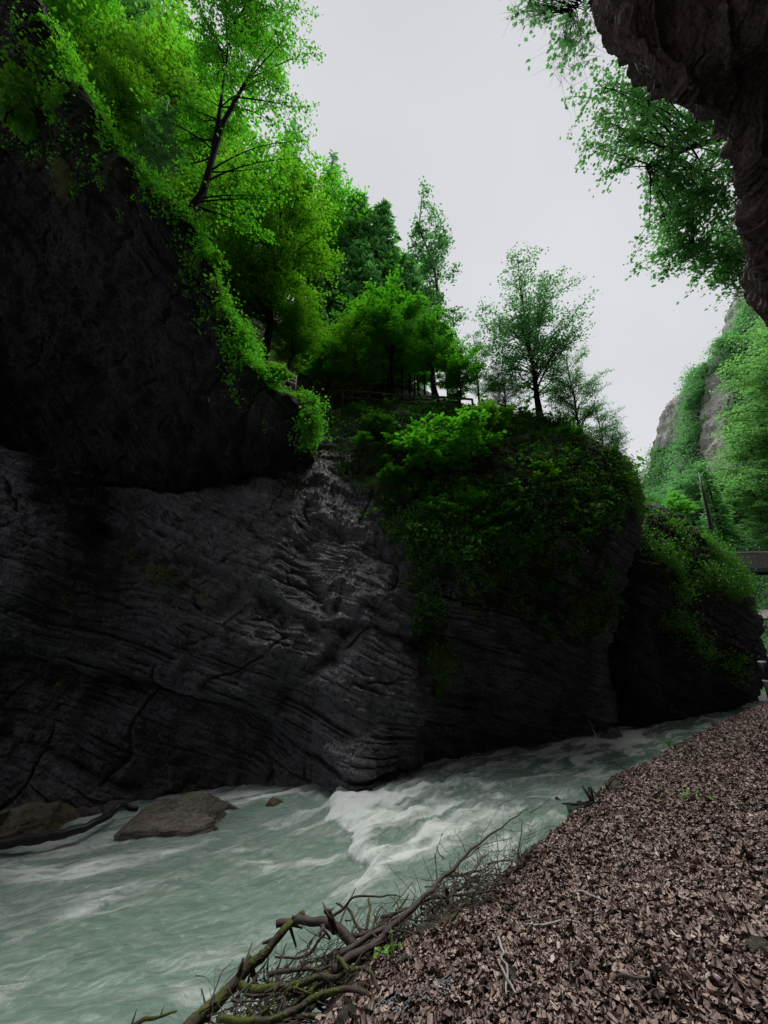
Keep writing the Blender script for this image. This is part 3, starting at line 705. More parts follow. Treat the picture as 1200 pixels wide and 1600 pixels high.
def up_normals(n, rng, spread=0.6, base=None):
    v = rng.normal(size=(n, 3)) * spread + (np.array([0, 0, 1.0]) if base is None else base); return unit(v)

def bez(p, q, r, n):
    t = np.linspace(0, 1, n)[:, None]; return (1 - t) ** 2 * p + 2 * t * (1 - t) * q + t * t * r
def gen_tree(seed, trunk, r0, lobes, n_br, n_leaf, size, asp=.62, rise=0.55, flat=0.22, sub=6, sub_len=0.5, spread=0.42, leaf='q', forks=(), jitter=.045):
    """trunk polyline + crown lobes (centre, radii) -> (wood MB, leaf V, F, tone)"""
    rng = np.random.RandomState(seed); W_ = MB()
    trunk = np.asarray(trunk, float); n = len(trunk)
    W_.tube(trunk, np.linspace(r0, r0 * .22, n) * np.r_[1.35, np.ones(n - 1)], 8, wob=.05, seed=seed)
    stems = [trunk]
    for f in forks:
        f = np.asarray(f, float); W_.tube(f, np.linspace(r0 * .55, r0 * .12, len(f)), 6, wob=.05, seed=seed); stems.append(f)
    dense = np.concatenate([np.stack([np.interp(np.linspace(0, len(s_) - 1, 40), np.arange(len(s_)), s_[:, k]) for k in range(3)], 1)[8:] for s_ in stems])
    vol = np.array([np.prod(l[1]) ** .8 for l in lobes]); vol /= vol.sum()
    segs = []; wts = []
    for i in range(n_br):
        L = lobes[rng.choice(len(lobes), p=vol)]; c, r = np.array(L[0], float), np.array(L[1], float)
        d = unit(rng.normal(size=3)); e = c + d * r * rng.uniform(.45, 1.0) ** .6
        hd = np.hypot(dense[:, 0] - e[0], dense[:, 1] - e[1])
        cost = np.abs(dense[:, 2] + rise * hd - e[2]) + 0.6 * hd
        p = dense[np.argmin(cost + rng.uniform(0, .5, len(dense)) * (np.linalg.norm(dense - e, axis=1).min() + .3))]
        ln = np.linalg.norm(e - p)
        mid = (p + e) / 2 + np.array([0, 0, .14 * ln]) + rng.normal(size=3) * .07 * ln
        B = bez(p, mid, e, 8); rb = max(r0 * .05, min(r0 * .2, .009 * ln + r0 * .04))
        W_.tube(B, np.linspace(rb, rb * .2, 8), 5, cap=False)
        segs.append(B[3:]); wts.append(1.2)
        for k in range(sub):
            q = B[rng.randint(3, 8)]; dr = unit((e - p) / ln * .7 + rng.normal(size=3) * np.array([1, 1, flat]))
            sl = sub_len * ln * rng.uniform(.5, 1.0) * .6 + .12
            tip = q + dr * sl + np.array([0, 0, -.08 * sl])
            S_ = bez(q, (q + tip) / 2 + rng.normal(size=3) * .06 * sl, tip, 5)
            W_.tube(S_, np.linspace(rb * .35, rb * .1, 5), 3, cap=False)
            segs.append(S_); wts.append(1.0)
    lens = np.array([np.linalg.norm(s_[-1] - s_[0]) for s_ in segs]) * np.array(wts)
    pick = rng.choice(len(segs), n_leaf, p=lens / lens.sum())
    A = np.array([np.stack([np.interp(np.linspace(0, 1, 6), np.linspace(0, 1, len(s_)), s_[:, k]) for k in range(3)], 1) for s_ in segs])
    tt = rng.uniform(0, 1, n_leaf) ** .8 * 5; i0 = np.minimum(tt.astype(int), 4); f = (tt - i0)[:, None]
    P = A[pick, i0] * (1 - f) + A[pick, i0 + 1] * f
    sc = np.mean([np.mean(l[1]) for l in lobes])
    jit = sc * jitter + size * .5
    P = P + rng.normal(size=P.shape) * np.array([jit, jit, jit * flat])
    N = up_normals(n_leaf, rng, spread)
    sz = size * rng.uniform(.6, 1.25, n_leaf)
    if leaf == 'q': V, Fq = leaf_quads(P, N, sz, asp, rng)
    else: V, Fq = maple_leaves(P, N, sz, rng)
    btone = rng.uniform(0, 1, len(segs))
    tone = np.clip(.35 * btone[pick] + .65 * rng.uniform(0, 1, n_leaf), 0, 1)
    return W_, V, Fq, np.repeat(tone, len(V) // n_leaf)
def gen_conifer(seed, H, R, n_wh, per, size, droop=.35, bare=.12, thin=1.0):
    rng = np.random.RandomState(seed); W_ = MB()
    W_.tube([(0, 0, -.3), (0, 0, H * .5), (0, 0, H)], [H * .014, H * .009, H * .002], 7)
    P, D, Ns, sz = [], [], [], []
    for w in range(n_wh):
        f = (w + rng.uniform(-.3, .3)) / n_wh; z = H * (bare + (1 - bare) * f); r = R * (1 - f) ** .85 * rng.uniform(.75, 1.1) + .08 * R
        for k in range(per):
            a = rng.uniform(0, 2 * pi); d = np.array([cos(a), sin(a), 0]); rr = r * rng.uniform(.7, 1.1)
            tip = np.array([0, 0, z]) + d * rr + np.array([0, 0, -droop * rr])
            B = bez(np.array([0, 0, z]), np.array([0, 0, z + .10 * rr]) + d * rr * .5, tip, 6)
            W_.tube(B, np.linspace(.012 * rr + .006, .003, 6), 3, cap=False)
            m_ = int(thin * max(5, 20 * rr / R * 1.3))
            t_ = rng.uniform(.15, 1, m_) * 5; i0 = np.minimum(t_.astype(int), 4); ff = (t_ - i0)[:, None]
            q = B[i0] * (1 - ff) + B[i0 + 1] * ff
            side = np.cross(d, [0, 0, 1.0]); sg = rng.choice([-1, 1], m_)[:, None]
            dirs = unit(d * rng.uniform(.3, 1, (m_, 1)) + side * sg * rng.uniform(.3, 1, (m_, 1)) + np.array([0, 0, -.35]) * rng.uniform(0, 1.4, (m_, 1)))
            P.append(q + dirs * size * .4); D.append(dirs); sz.append(size * rng.uniform(.6, 1.3, m_))
    P = np.concatenate(P); D = np.concatenate(D); sz = np.concatenate(sz)
    N = unit(np.cross(D, rng.normal(size=D.shape)) + np.array([0, 0, .6])); N = unit(N - D * (N * D).sum(1)[:, None])
    V, Fq = leaf_quads(P, N, sz, .38, rng, roll=D, fold=-.1)
    return W_, V, Fq, np.repeat(rng.uniform(0, 1, len(P)), 4)

PROTO = {}
def proto(key, data, bark, leafm, H):
    W_, V, Fq, tone = data
    tr = W_.build('trunk', bark); cr = mesh_np('crown', V, [Fq], leafm, None, False, {'tone': tone})
    PROTO[key] = (tr.data, cr.data, H)
    bpy.data.objects.remove(tr); bpy.data.objects.remove(cr)
_trng = random.Random(5)
def plant_tree(key, name, label, cat, base, H, rotz=None, group=None, tilt=(0, 0), leafm=None, widen=1.0):
    tm, cm, h0 = PROTO[key]; s = H / h0
    o = thing(name, label, cat, base, _trng.uniform(0, 6.28) if rotz is None else rotz, group)
    o.rotation_euler = (tilt[0], tilt[1], o.rotation_euler[2]); o.rotation_mode = 'ZYX' if False else 'XYZ'
    o.scale = (s * widen, s * widen, s)
    for nm, me in (('trunk', tm), ('crown', cm)):
        c = bpy.data.objects.new(nm, me); COL.objects.link(c); c.parent = o
        if nm == 'crown' and leafm is not None:
            c.material_slots[0].link = 'OBJECT'; c.material_slots[0].material = leafm
    return o
def wig(pts, seed, a=.12):
    r = np.random.RandomState(seed); p = np.asarray(pts, float); p[1:] += r.normal(size=p[1:].shape) * a * np.array([1, 1, 0]); return p
# broadleaf prototypes, 10 m tall
proto('beech', gen_tree(1, wig([(0, 0, -.5), (0, 0, 1.5), (.1, .1, 3), (.1, 0, 5), (0, .1, 7), (.1, 0, 9)], 1), .17,
      [((0, 0, 5.6), (2.9, 2.9, 3.2)), ((.6, .2, 8), (1.8, 1.8, 1.9)), ((-.8, -.4, 3.6), (2.4, 2.4, 1.5))], 95, 15000, .16), M_BARK, M_LEAF_BRIGHT, 10)
proto('beech_b', gen_tree(2, wig([(0, 0, -.5), (.1, 0, 1.5), (.3, .1, 3), (.4, 0, 5), (.5, .1, 7), (.4, 0, 9)], 2), .16,
      [((.4, 0, 5.0), (3.2, 2.8, 2.8)), ((.9, .2, 7.7), (2.0, 1.9, 2.1)), ((-1.5, -.4, 4.2), (2.0, 2.2, 1.4))], 90, 14000, .17), M_BARK_GREY, M_LEAF_BRIGHT, 10)
proto('maple', gen_tree(3, wig([(0, 0, -.5), (0, 0, 1.5), (0, .1, 3), (.1, 0, 4.6), (0, .1, 6.2), (.1, 0, 8.4)], 3), .13,
      [((0, 0, 6.5), (2.4, 2.4, 2.4)), ((.5, .2, 8.6), (1.3, 1.3, 1.2)), ((-1.2, .3, 4.9), (1.6, 1.6, 1.0)), ((1.4, -.2, 4.4), (1.5, 1.5, .9))], 62, 9500, .18, asp=.8), M_BARK, M_LEAF_MID, 10)
proto('lone', gen_tree(4, wig([(0, 0, -.5), (0, 0, 1.5), (.05, 0, 3), (0, 0, 4.6), (.1, 0, 6.5), (0, 0, 9)], 4, .05), .15,
      [((0, 0, 7.2), (2.3, 2.3, 2.4)), ((0, 0, 4.6), (3.0, 2.6, 1.9)), ((.3, .2, 9.0), (1.1, 1.1, .9)), ((1.5, 0, 3.2), (1.5, 1.5, .9)), ((-1.4, 0, 6.0), (1.2, 1.3, 1.2)), ((1.5, 0, 6.2), (1.2, 1.3, 1.2))], 100, 13500, .13, rise=.9, jitter=.07), M_BARK, M_LEAF_PALE, 10)
proto('airy', gen_tree(6, wig([(0, 0, -.5), (0, 0, 2), (.1, 0, 4), (-.1, 0, 6), (.1, 0, 8), (0, 0, 9.6)], 6, .12), .09,
      [((0, 0, 8.6), (.85, .85, 1.3)), ((.25, 0, 6.8), (1.1, 1.0, 1.0)), ((-.3, 0, 5.2), (1.0, 1.0, .9)), ((.3, 0, 3.4), (1.2, 1.2, 1.2))], 70, 6200, .105), M_BARK_GREY, M_LEAF_PALE, 10)
proto('bush', gen_tree(8, wig([(0, 0, -.3), (0, 0, .4), (.05, 0, .9), (.1, 0, 1.5), (.1, 0, 2.2)], 8, .05), .04,
      [((0, 0, 2.0), (1.5, 1.3, .9)), ((-.9, 0, 1.3), (1.0, 1.0, .6)), ((1.0, -.2, 1.5), (1.0, .9, .6)), ((.2, -.4, .9), (1.2, 1.0, .5))], 42, 3000, .17, flat=.2, spread=.38, leaf='m'), M_BARK, M_LEAF_MID, 3)
proto('bush_b', gen_tree(9, wig([(0, 0, -.3), (0, 0, .4), (.15, 0, .8), (.3, 0, 1.3), (.5, 0, 1.9)], 9, .05), .035,
      [((.5, 0, 1.9), (1.0, .9, .6)), ((-.5, 0, 1.2), (1.0, 1.0, .5)), ((1.2, -.2, 1.2), (1.0, .9, .5))], 34, 1900, .18, flat=.18, spread=.36, leaf='m'), M_BARK, M_LEAF_MID, 3)
proto('spruce', gen_conifer(10, 10, 1.9, 46, 9, .34), M_BARK, M_NEEDLE, 10)
proto('spruce_b', gen_conifer(11, 10, 1.5, 40, 8, .32, .5), M_BARK, M_NEEDLE, 10)
proto('bare_spruce', gen_conifer(12, 10, 1.0, 44, 6, .26, .3, .3, .35), M_BARK_GREY, M_NEEDLE, 10)

def by_top(key, name, label, px, Y, top_py, z=None, base_py=None, **kw):
    """tree standing at picture column px, distance Y, its top at row top_py"""
    top = at(px, top_py, Y)
    b = at(px, base_py, Y) if base_py is not None else np.array([top[0], Y, slope_z(top[0], Y) - .2])
    return plant_tree(key, name, label, 'tree', b, max(2.0, top[2] - b[2]), **kw)
WOOD = 'trees of the wood on the slope'
WL = 'leafy bright green tree in the dense wood rising behind the overhanging cliff'
# crowd of bright trees behind the overhang (upper left)
for k, (px, Y, top, key, w) in enumerate([(95, 13.6, -20, 'beech', 1.0), (40, 14.5, -40, 'beech_b', 1.0), (160, 15.0, 20, 'beech_b', 1.1), (205, 13.8, 120, 'beech', 1.15),
        (185, 19, -10, 'beech', 1.2), (250, 17, 90, 'beech_b', 1.1), (300, 19, 170, 'beech', 1.1), (255, 25, 60, 'beech_b', 1.2), (110, 20, -30, 'beech', 1.2),
        (335, 25, 200, 'beech', 1.1), (345, 16.5, 270, 'beech_b', 1.15), (210, 31, 10, 'beech', 1.3), (300, 33, 110, 'beech_b', 1.2), (10, 20, -30, 'beech', 1.2)]):
    by_top(key, 'beech_tree', WL, px, Y, top, group=WOOD, widen=w, leafm=[None, M_LEAF_OLIVE, M_LEAF_MID, None, M_LEAF_PALE][k % 5])

# the leaning tree on the brow
tp = at([300, 296, 318, 331, 350, 383, 425], [352, 335, 300, 250, 190, 130, 60], [8.75, 8.75, 8.85, 8.95, 9.1, 9.3, 9.6])
base = tp[0].copy()
fk = at([331, 341, 348, 356, 352], [250, 190, 140, 80, 20], [8.95, 9.1, 9.4, 9.7, 9.9])
def lobe(px, py, Y, r): return (at(px, py, Y * .86) - base, tuple(q * .86 for q in r))
gt = gen_tree(21, tp - base, .17, [lobe(350, 60, 11.4, (2.4, 2.4, 3.2)), lobe(425, 120, 11.2, (2.0, 2.2, 2.2)), lobe(410, 20, 11.5, (2.2, 2.2, 2.4)), lobe(330, 170, 11.0, (1.6, 1.8, 1.5)),
      lobe(440, 250, 11.2, (1.5, 1.4, 1.0)), lobe(390, 320, 10.8, (1.4, 1.4, .8)), lobe(255, 190, 10.8, (1.4, 1.4, 1.2))], 120, 17000, .13, sub=6, rise=.8, forks=[fk - base])
t_ = thing('ash_tree', 'tall dark-trunked tree leaning out from the brow of the overhanging cliff', 'tree', base)
W_, V, Fq, tone = gt
W_.build('trunk', M_BARK, t_); mesh_np('crown', V, [Fq], M_LEAF_MID, t_, False, {'tone': tone})
# pale trunk behind it
b_ = at(243, 312, 9.3); b_[2] -= .3
plant_tree('airy', 'birch_tree', 'slender pale-barked tree just left of the leaning dark-trunked tree', 'tree', b_, 6.0, tilt=(0, .08)).children[0].material_slots[0].link = 'OBJECT'
for ch in [o for o in bpy.data.objects if o.parent and o.parent['label'].startswith('slender pale-barked') and o.name.startswith('trunk')]:
    ch.material_slots[0].link = 'OBJECT'; ch.material_slots[0].material = M_BARK_PALE
# trees along the brow, nearer the middle
by_top('beech_b', 'beech_tree', 'bright yellow-green tree with bare lower trunk above the start of the wooden fence', 368, 14.0, 300, base_py=528, widen=.9)
by_top('beech', 'beech_tree', 'brightest yellow-green tree of the brow, spreading to the edge of the dark spruces', 408, 15.0, 265, base_py=566, widen=.85)
by_top('beech_b', 'beech_tree', 'low bright tree between the brow and the wooden fence', 450, 16.5, 440, base_py=592, widen=1.0)
# spruces and dark trees behind
by_top('bare_spruce', 'spruce_tree', 'thin half-bare spruce whose tip stands highest on the skyline', 521, 40, 238)
by_top('bare_spruce', 'spruce_tree', 'faint bare spruce tip showing at the edge of the leaning tree', 462, 42, 190)
by_top('spruce', 'spruce_tree', 'dark spruce directly right of the thin half-bare spruce', 561, 34, 306, widen=1.15)
by_top('spruce_b', 'spruce_tree', 'dark spruce with a forked-looking tip, beside the airy tall tree', 596, 33, 318, widen=1.25)
by_top('spruce', 'spruce_tree', 'deep green spruce standing in front of the other spruces', 522, 27, 400, widen=1.3)
by_top('spruce', 'spruce_tree', 'dark broad spruce half hidden by the young maples', 566, 29, 380, widen=1.4)
by_top('spruce_b', 'spruce_tree', 'dark spruce at the foot of the spruce group, left of the young maples', 500, 23, 470, widen=1.4)
by_top('beech', 'beech_tree', 'rounded mid-green tree below the thin half-bare spruce', 505, 36, 292, leafm=M_LEAF_MID, widen=1.0)
by_top('beech_b', 'beech_tree', 'muted green tree among the spruces, under their tips', 600, 37, 390, leafm=M_LEAF_MID, widen=1.1)
by_top('spruce', 'spruce_tree', 'dark spruce right of the group, behind the airy tall tree', 635, 32, 400, widen=1.3)
by_top('airy', 'ash_tree', 'tall narrow airy tree against the sky, right of the spruces', 682, 22, 296, base_py=640, widen=.95)
# young maples along the fence
by_top('maple', 'maple_tree', 'bright young maple with a straight dark trunk, behind the middle of the wooden fence', 614, 19.5, 425, base_py=646, widen=.9)
by_top('maple', 'maple_tree', 'young maple with a forked dark trunk under the airy tall tree', 682, 19.0, 470, base_py=650, widen=.85, leafm=M_LEAF_MID)
by_top('beech_b', 'maple_tree', 'bright low tree between the spruces and the straight-trunked maple', 548, 19.5, 480, base_py=640, widen=1.0, leafm=M_LEAF_BRIGHT)
by_top('maple', 'maple_tree', 'small round maple on the right end of the wooden fence', 722, 18.5, 540, base_py=648, widen=1.35)
by_top('airy', 'maple_tree', 'thin sapling between the small round maple and the lone tree', 752, 19.5, 515, base_py=652, widen=1.2)
for px, Y, top, key in [(510, 20, 520, 'maple'), (585, 21.5, 520, 'maple'), (655, 22, 500, 'maple'), (640, 26, 470, 'beech'), (560, 24, 480, 'beech_b')]:
    by_top(key, 'maple_tree', 'shaded green tree in the dark stand behind the wooden fence', px, Y, top, base_py=635, group='shaded trees behind the wooden fence', leafm=M_LEAF_MID)
# thin dark trunks in the stand
for k, px in enumerate([555, 572, 583, 597, 606, 628, 640, 648, 664, 700, 716]):
    b = at(px, 636, 20.5 + (k * 7 % 5) * .6); mbx = MB(); h = 3.5 + (k % 3)
    mbx.tube([b + np.array([0, 0, -.5]), b + np.array([.05, 0, h * .5]), b + np.array([.1 * (k % 2), 0, h])], [.09, .07, .05], 6)
    o = mbx.build('tree_trunk', M_BARK, origin=b); o.location = b
    tag(o, 'thin bare dark trunk in the shaded stand behind the wooden fence', 'tree trunk', 'thin trunks in the shaded stand')
# promontory trees
by_top('lone', 'maple_tree', 'lone tall round-crowned tree standing against the sky on the promontory', 846, 17.0, 418, base_py=662, rotz=1.0, widen=1.0)
by_top('lone', 'maple_tree', 'smaller grey-green tree beside the lone tall tree, nearer the promontory edge', 912, 17.5, 545, base_py=700, rotz=2.2, widen=.95)
by_top('lone', 'maple_tree', 'low pale tree leaning over the promontory edge, against the sky', 955, 17.6, 630, base_py=752, rotz=.3, widen=1.1)
by_top('lone', 'maple_tree', 'small pale tree just left of the lone tall tree', 795, 18.5, 560, base_py=668, rotz=3.1, widen=1.0)
BUSHL = 'leafy '
def bush(px, py, Y, H, key, label, leafm=None, w=1.0, rotz=None):
    b = at(px, py, Y); plant_tree(key, 'maple_bush', label, 'bush', b, H, rotz, None, (0, 0), leafm, w)
bush(700, 752, 14.2, 3.1, 'bush', 'large bright maple bush in the middle of the promontory slope', M_LEAF_MID, 1.15, .3)
bush(640, 720, 15.0, 2.2, 'bush_b', 'maple bush in front of the wooden fence, left of the large bright bush', M_LEAF_MID, 1.1, .5)
bush(765, 690, 15.2, 2.2, 'bush', 'bright bush on the promontory crest below the small round maple', M_LEAF_BRIGHT, 1.1, 1.2)
bush(835, 775, 13.9, 1.7, 'bush_b', 'brightest yellow-green bush, reaching out above the black overhang', M_LEAF_BRIGHT, 1.1, .1)
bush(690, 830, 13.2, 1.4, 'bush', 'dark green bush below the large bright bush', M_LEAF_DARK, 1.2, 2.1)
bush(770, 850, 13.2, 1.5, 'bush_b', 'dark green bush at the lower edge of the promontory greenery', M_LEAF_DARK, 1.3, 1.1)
bush(900, 705, 15.8, 1.6, 'bush_b', 'mid-green bush at the foot of the smaller grey-green tree', M_LEAF_MID, 1.2, 2.6)
bush(590, 690, 16, 1.6, 'bush', 'shaded bush at the head of the bare rock gully', M_LEAF_DARK, 1.2, 1.9)
bush(468, 636, 10.6, .75, 'bush_b', 'bright bush hanging over the nose of the overhanging cliff', M_LEAF_BRIGHT, 1.1, .9)
bush(432, 602, 10.0, .8, 'bush', 'bright bush on the brow, just below the pale fence rails', M_LEAF_BRIGHT, 1.1, 2.9)
bush(60, 140, 7.7, 1.9, 'bush_b', 'yellow-green bush clinging to the upper cliff face, topmost of two', M_LEAF_BRIGHT, 1.2, .2)
bush(110, 225, 8.1, 1.8, 'bush', 'yellow-green bush clinging to the upper cliff face, above the pale grass tuft', M_LEAF_BRIGHT, 1.1, 1.6)
bush(10, 185, 7.8, 1.9, 'bush', 'yellow-green bush on the upper cliff face, cut by the photo edge', M_LEAF_BRIGHT, 1.1, 2.6)

rq = random.Random(12)
for k, (px, py, Y, H) in enumerate([(20, 20, 7.3, 1.0), (75, 75, 7.6, .9), (120, 160, 7.8, .8), (165, 225, 8.0, .9), (215, 300, 8.3, .7), (255, 335, 8.5, .6), (325, 425, 8.9, .7), (350, 500, 9.2, .7), (375, 555, 9.5, .6)]):
    plant_tree('bush_b' if k % 2 else 'bush', 'shrub', 'small green shrub growing out of the brow of the overhanging cliff', 'shrub', at(px, py, Y), H, None, 'small shrubs along the cliff brow', (rq.uniform(.1, .5), rq.uniform(0, .4)), M_LEAF_MID if k % 3 else M_LEAF_BRIGHT, 1.2)
for k, (px, py, Y, H) in enumerate([(560, 700, 15.3, .9), (620, 760, 14, .9), (665, 800, 13.4, .8), (735, 800, 13.4, 1.0), (800, 815, 13.4, .9), (845, 850, 13.6, .8), (880, 790, 14.2, .9), (905, 840, 14.4, .8),
        (940, 760, 15, .8), (720, 880, 13, .7), (640, 850, 13, .7), (800, 890, 13.4, .7), (690, 950, 12.8, .5), (860, 930, 14.4, .7), (915, 930, 15.2, .7), (760, 920, 13.4, .6), (600, 730, 14.6, .7), (820, 720, 14.8, .8)]):
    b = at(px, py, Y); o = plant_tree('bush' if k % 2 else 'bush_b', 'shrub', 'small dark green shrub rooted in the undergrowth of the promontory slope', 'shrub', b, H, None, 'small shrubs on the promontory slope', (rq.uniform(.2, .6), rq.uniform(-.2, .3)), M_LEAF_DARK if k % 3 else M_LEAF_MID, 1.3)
# trees above the near cliff, hanging over the gorge
def hang(base_p, tip_list, seed, label, leafm, nleaf, size, name='maple_tree', r0=.2):
    bs = at(*base_p); tr = [np.zeros(3)] + [at(*q) - bs for q in base_p_paths[label]]
    W_, V, Fq, tone = gen_tree(seed, tr, r0, [(at(px, py, Y) - bs, r) for px, py, Y, r in tip_list], 70, nleaf, size, sub=7, rise=.1, flat=.5, sub_len=.5, leaf='m')
    t_ = thing(name, label, 'tree', bs); W_.build('trunk', M_BARK, t_); mesh_np('crown', V, [Fq], leafm, t_, False, {'tone': tone})
M_LEAF_HANG = leaf_mat('hanging_leaf', (0.045, 0.19, 0.04), (0.13, 0.38, 0.08), 0.55)
L1 = 'large leafy tree hanging out over the gorge from above the near cliff'
L2 = 'lower tree hanging beside the near cliff, its sprays reaching furthest down'
L3 = 'sparse leafy branch tips dangling into the top of the picture beside the near cliff'
base_p_paths = {L1: [(1150, 210, 11.0), (1080, 230, 10.8), (1010, 260, 10.6)], L2: [(1190, 400, 12.5), (1140, 390, 12.3), (1080, 380, 12.0)], L3: [(1010, -60, 6.0), (950, -30, 5.9), (890, 20, 5.8)]}
hang((1260, 230, 11.5), [(1010, 200, 10.6, (2.2, 2.0, 2.0)), (1080, 270, 10.8, (2.0, 2.0, 2.2)), (970, 140, 10.4, (1.5, 1.5, 1.6)), (960, 240, 10.5, (1.3, 1.4, 1.4)), (1120, 330, 10.8, (1.8, 1.6, 1.8)), (1040, 330, 10.8, (1.7, 1.6, 1.5))], 31, L1, M_LEAF_HANG, 9000, .14, r0=.22)
hang((1260, 430, 13), [(1100, 350, 12, (1.6, 1.6, 1.4)), (1050, 385, 12, (1.4, 1.4, 1.1)), (1150, 400, 12.3, (1.5, 1.5, 1.3)), (1120, 430, 12.2, (1.1, 1.1, .9)), (1165, 480, 12.5, (1.0, 1.0, 1.0))], 32, L2, M_LEAF_HANG, 5200, .14, r0=.16)
hang((1060, -120, 6.2), [(850, 0, 5.8, (.75, .6, .45)), (900, 75, 5.9, (.55, .5, .5)), (890, 115, 5.9, (.4, .4, .3)), (815, 15, 5.8, (.35, .4, .3))], 33, L3, M_LEAF_PALE, 480, .12, r0=.06)

# trees of the far side of the valley
def far_tree(key, name, label, px, base_py, Y, top_py, leafm=None, w=1.0, group=None):
    top = at(px, top_py, Y); b = at(px, base_py, Y)
    b[0] = top[0]
    plant_tree(key, name, label, 'tree', b, top[2] - b[2], None, group, (0, 0), leafm, w)
M_LEAF_FAR = leaf_mat('haze_paled_leaf', (0.085, 0.25, 0.05), (0.19, 0.46, 0.11), 0.55)  # distance haze put into the leaf colour
FL = 'bright leafy tree on the far slope at the edge of the photo above the footbridge'
for px, bp, Y, tp_, w in [(1190, 760, 33, 560, 1.3), (1160, 850, 36, 640, 1.3), (1205, 850, 32, 690, 1.4), (1150, 880, 40, 760, 1.5), (1185, 880, 34, 790, 1.4), (1225, 700, 30, 480, 1.3), (1195, 650, 36, 480, 1.2)]:
    far_tree('beech', 'beech_tree', FL, px, bp, Y, tp_, M_LEAF_FAR, w, 'bright trees on the far slope')
for px, bp, Y, tp_, w in [(1160, 560, 48, 505, 1.7), (1115, 600, 49, 560, 1.8), (1140, 575, 48, 520, 1.6), (1090, 660, 51, 600, 1.5), (1085, 720, 51, 650, 1.4)]:
    far_tree('beech_b', 'beech_tree', 'hazy green tree along the top of the pale far cliff', px, bp, Y, tp_, M_LEAF_PALE, w, 'trees on top of the far cliff')
for px, bp, Y, tp_, w in [(1060, 820, 46, 735, 1.3), (1085, 830, 44, 725, 1.2), (1030, 820, 50, 765, 1.5), (1110, 850, 42, 760, 1.2), (1045, 840, 40, 770, 1.4), (1005, 830, 44, 770, 1.5)]:
    far_tree('beech', 'beech_tree', 'pale hazy tree at the foot of the far cliff, behind the second promontory', px, bp, Y, tp_, M_LEAF_PALE, w, 'hazy trees behind the second promontory')
for px, bp, Y, tp_, w in [(1165, 955, 40, 880, 1.5), (1190, 960, 38, 890, 1.4), (1205, 940, 36, 860, 1.4)]:
    far_tree('beech', 'beech_tree', 'green tree on the far slope seen below the footbridge', px, bp, Y, tp_, M_LEAF_FAR, w, 'trees below the footbridge')
far_tree('spruce_b', 'spruce_tree', 'young spruce on the second promontory, behind the leaning dead trunk', 1100, 872, 26, 735, None, 1.3)
far_tree('lone', 'maple_tree', 'small tree on the second promontory, nearest its notch with the main promontory', 1010, 812, 24.5, 760, M_LEAF_PALE, 1.5)
far_tree('maple', 'maple_tree', 'small green tree on top of the second promontory, left of the young spruce', 1045, 830, 25, 762, M_LEAF_MID, 1.3)
# leaning dead trunk
a0 = at(1121, 876, 24.6); a1 = at(1108, 808, 24.6); a2 = at(1092, 738, 24.6)
mbx = MB(); mbx.tube([a0 - (a1 - a0) * .2, a0, (a0 + a1) / 2, a1, (a1 + a2) / 2, a2], [.24, .21, .18, .13, .10, .04], 8, wob=.12, seed=3)
rr = random.Random(4)
for k in range(16):
    f = rr.uniform(.1, .95); p = a0 + (a2 - a0) * f; d = np.array([rr.uniform(-1, 1), rr.uniform(-1, 1), rr.uniform(-.2, .5)]); mbx.tube([p, p + d * rr.uniform(.2, .5)], [.035, .01], 4)
o = mbx.build('dead_tree', M_DRIFT, origin=a0); o.location = a0
tag(o, 'leaning bare dead trunk on the second promontory beside the footbridge', 'dead tree')

# ------------------------------------------------------------------ fences, footbridge, shelter, post
def rail_fence(label, pts, h, rails, mat):
    P3 = [at(*p) for p in pts]; o = thing('wooden_fence', label, 'fence', P3[0])
    for p in P3:
        m_ = MB(); m_.tube([p - P3[0] + np.array([0, 0, -.6]), p - P3[0] + np.array([0, 0, h + .08])], [.07, .06], 7); m_.build('post', mat, o)
    for f in rails:
        m_ = MB()
        for a, b in zip(P3[:-1], P3[1:]): m_.tube([a - P3[0] + np.array([0, -.08, h * f]), b - P3[0] + np.array([0, -.08, h * f])], [.055, .055], 6)
        m_.build('rail', mat, o)
rail_fence('pale wooden rail fence descending behind the brow of the overhanging cliff', [(405, 588, 13.2), (432, 602, 13.6), (460, 612, 14.6)], .75, (.45, .72, 1.0), M_RAIL)
rail_fence('dark wooden rail fence along the upper path under the young maples', [(535, 636, 17.6), (575, 638, 17.6), (615, 642, 17.6), (655, 644, 17.6), (695, 646, 17.4), (740, 650, 17.2)], .95, (.55, 1.0), M_PLANK)
A = at(1100, 889, 27.5); B = A + np.array([22.0, -1.0, 0.15]); up = np.array([0, 0, 1.0])
o = thing('footbridge', 'dark timber-sided footbridge high over the gorge, beyond the leaning dead trunk', 'bridge', A)
m_ = MB(); m_.beam(np.zeros(3) + [0, .8, 0.05], B - A + [0, .8, 0.05], 1.7, .16); m_.build('deck', M_PLANK, o, False)
L = np.linalg.norm(B - A)
for sy, nm in ((0, 'side_panel'), (1.65, 'side_panel')):
    m_ = MB(); d = (B - A) / L
    for k in range(int(L / .16)):
        c = d * (k + .5) * .16 + np.array([0, sy, .62]); m_.box(c, (.152, .04, 1.0 + .02 * ((k * 7) % 3)), None, random.Random(k).random())
    m_.build(nm, M_PLANK, o, False)
    m_ = MB(); m_.beam(np.array([0, sy, 1.17]), B - A + np.array([0, sy, 1.17]), .16, .08); m_.build('handrail', M_RAIL, o, False)
    m_ = MB(); m_.beam(np.array([0, sy, -.12]), B - A + np.array([0, sy, -.12]), .2, .24); m_.build('girder', M_BLACK, o, False)
S0 = at(1171, 966, 31.0)
o = thing('timber_shelter', 'grey board-roofed timber shelter on struts, below the footbridge', 'shelter', S0)
m_ = MB()
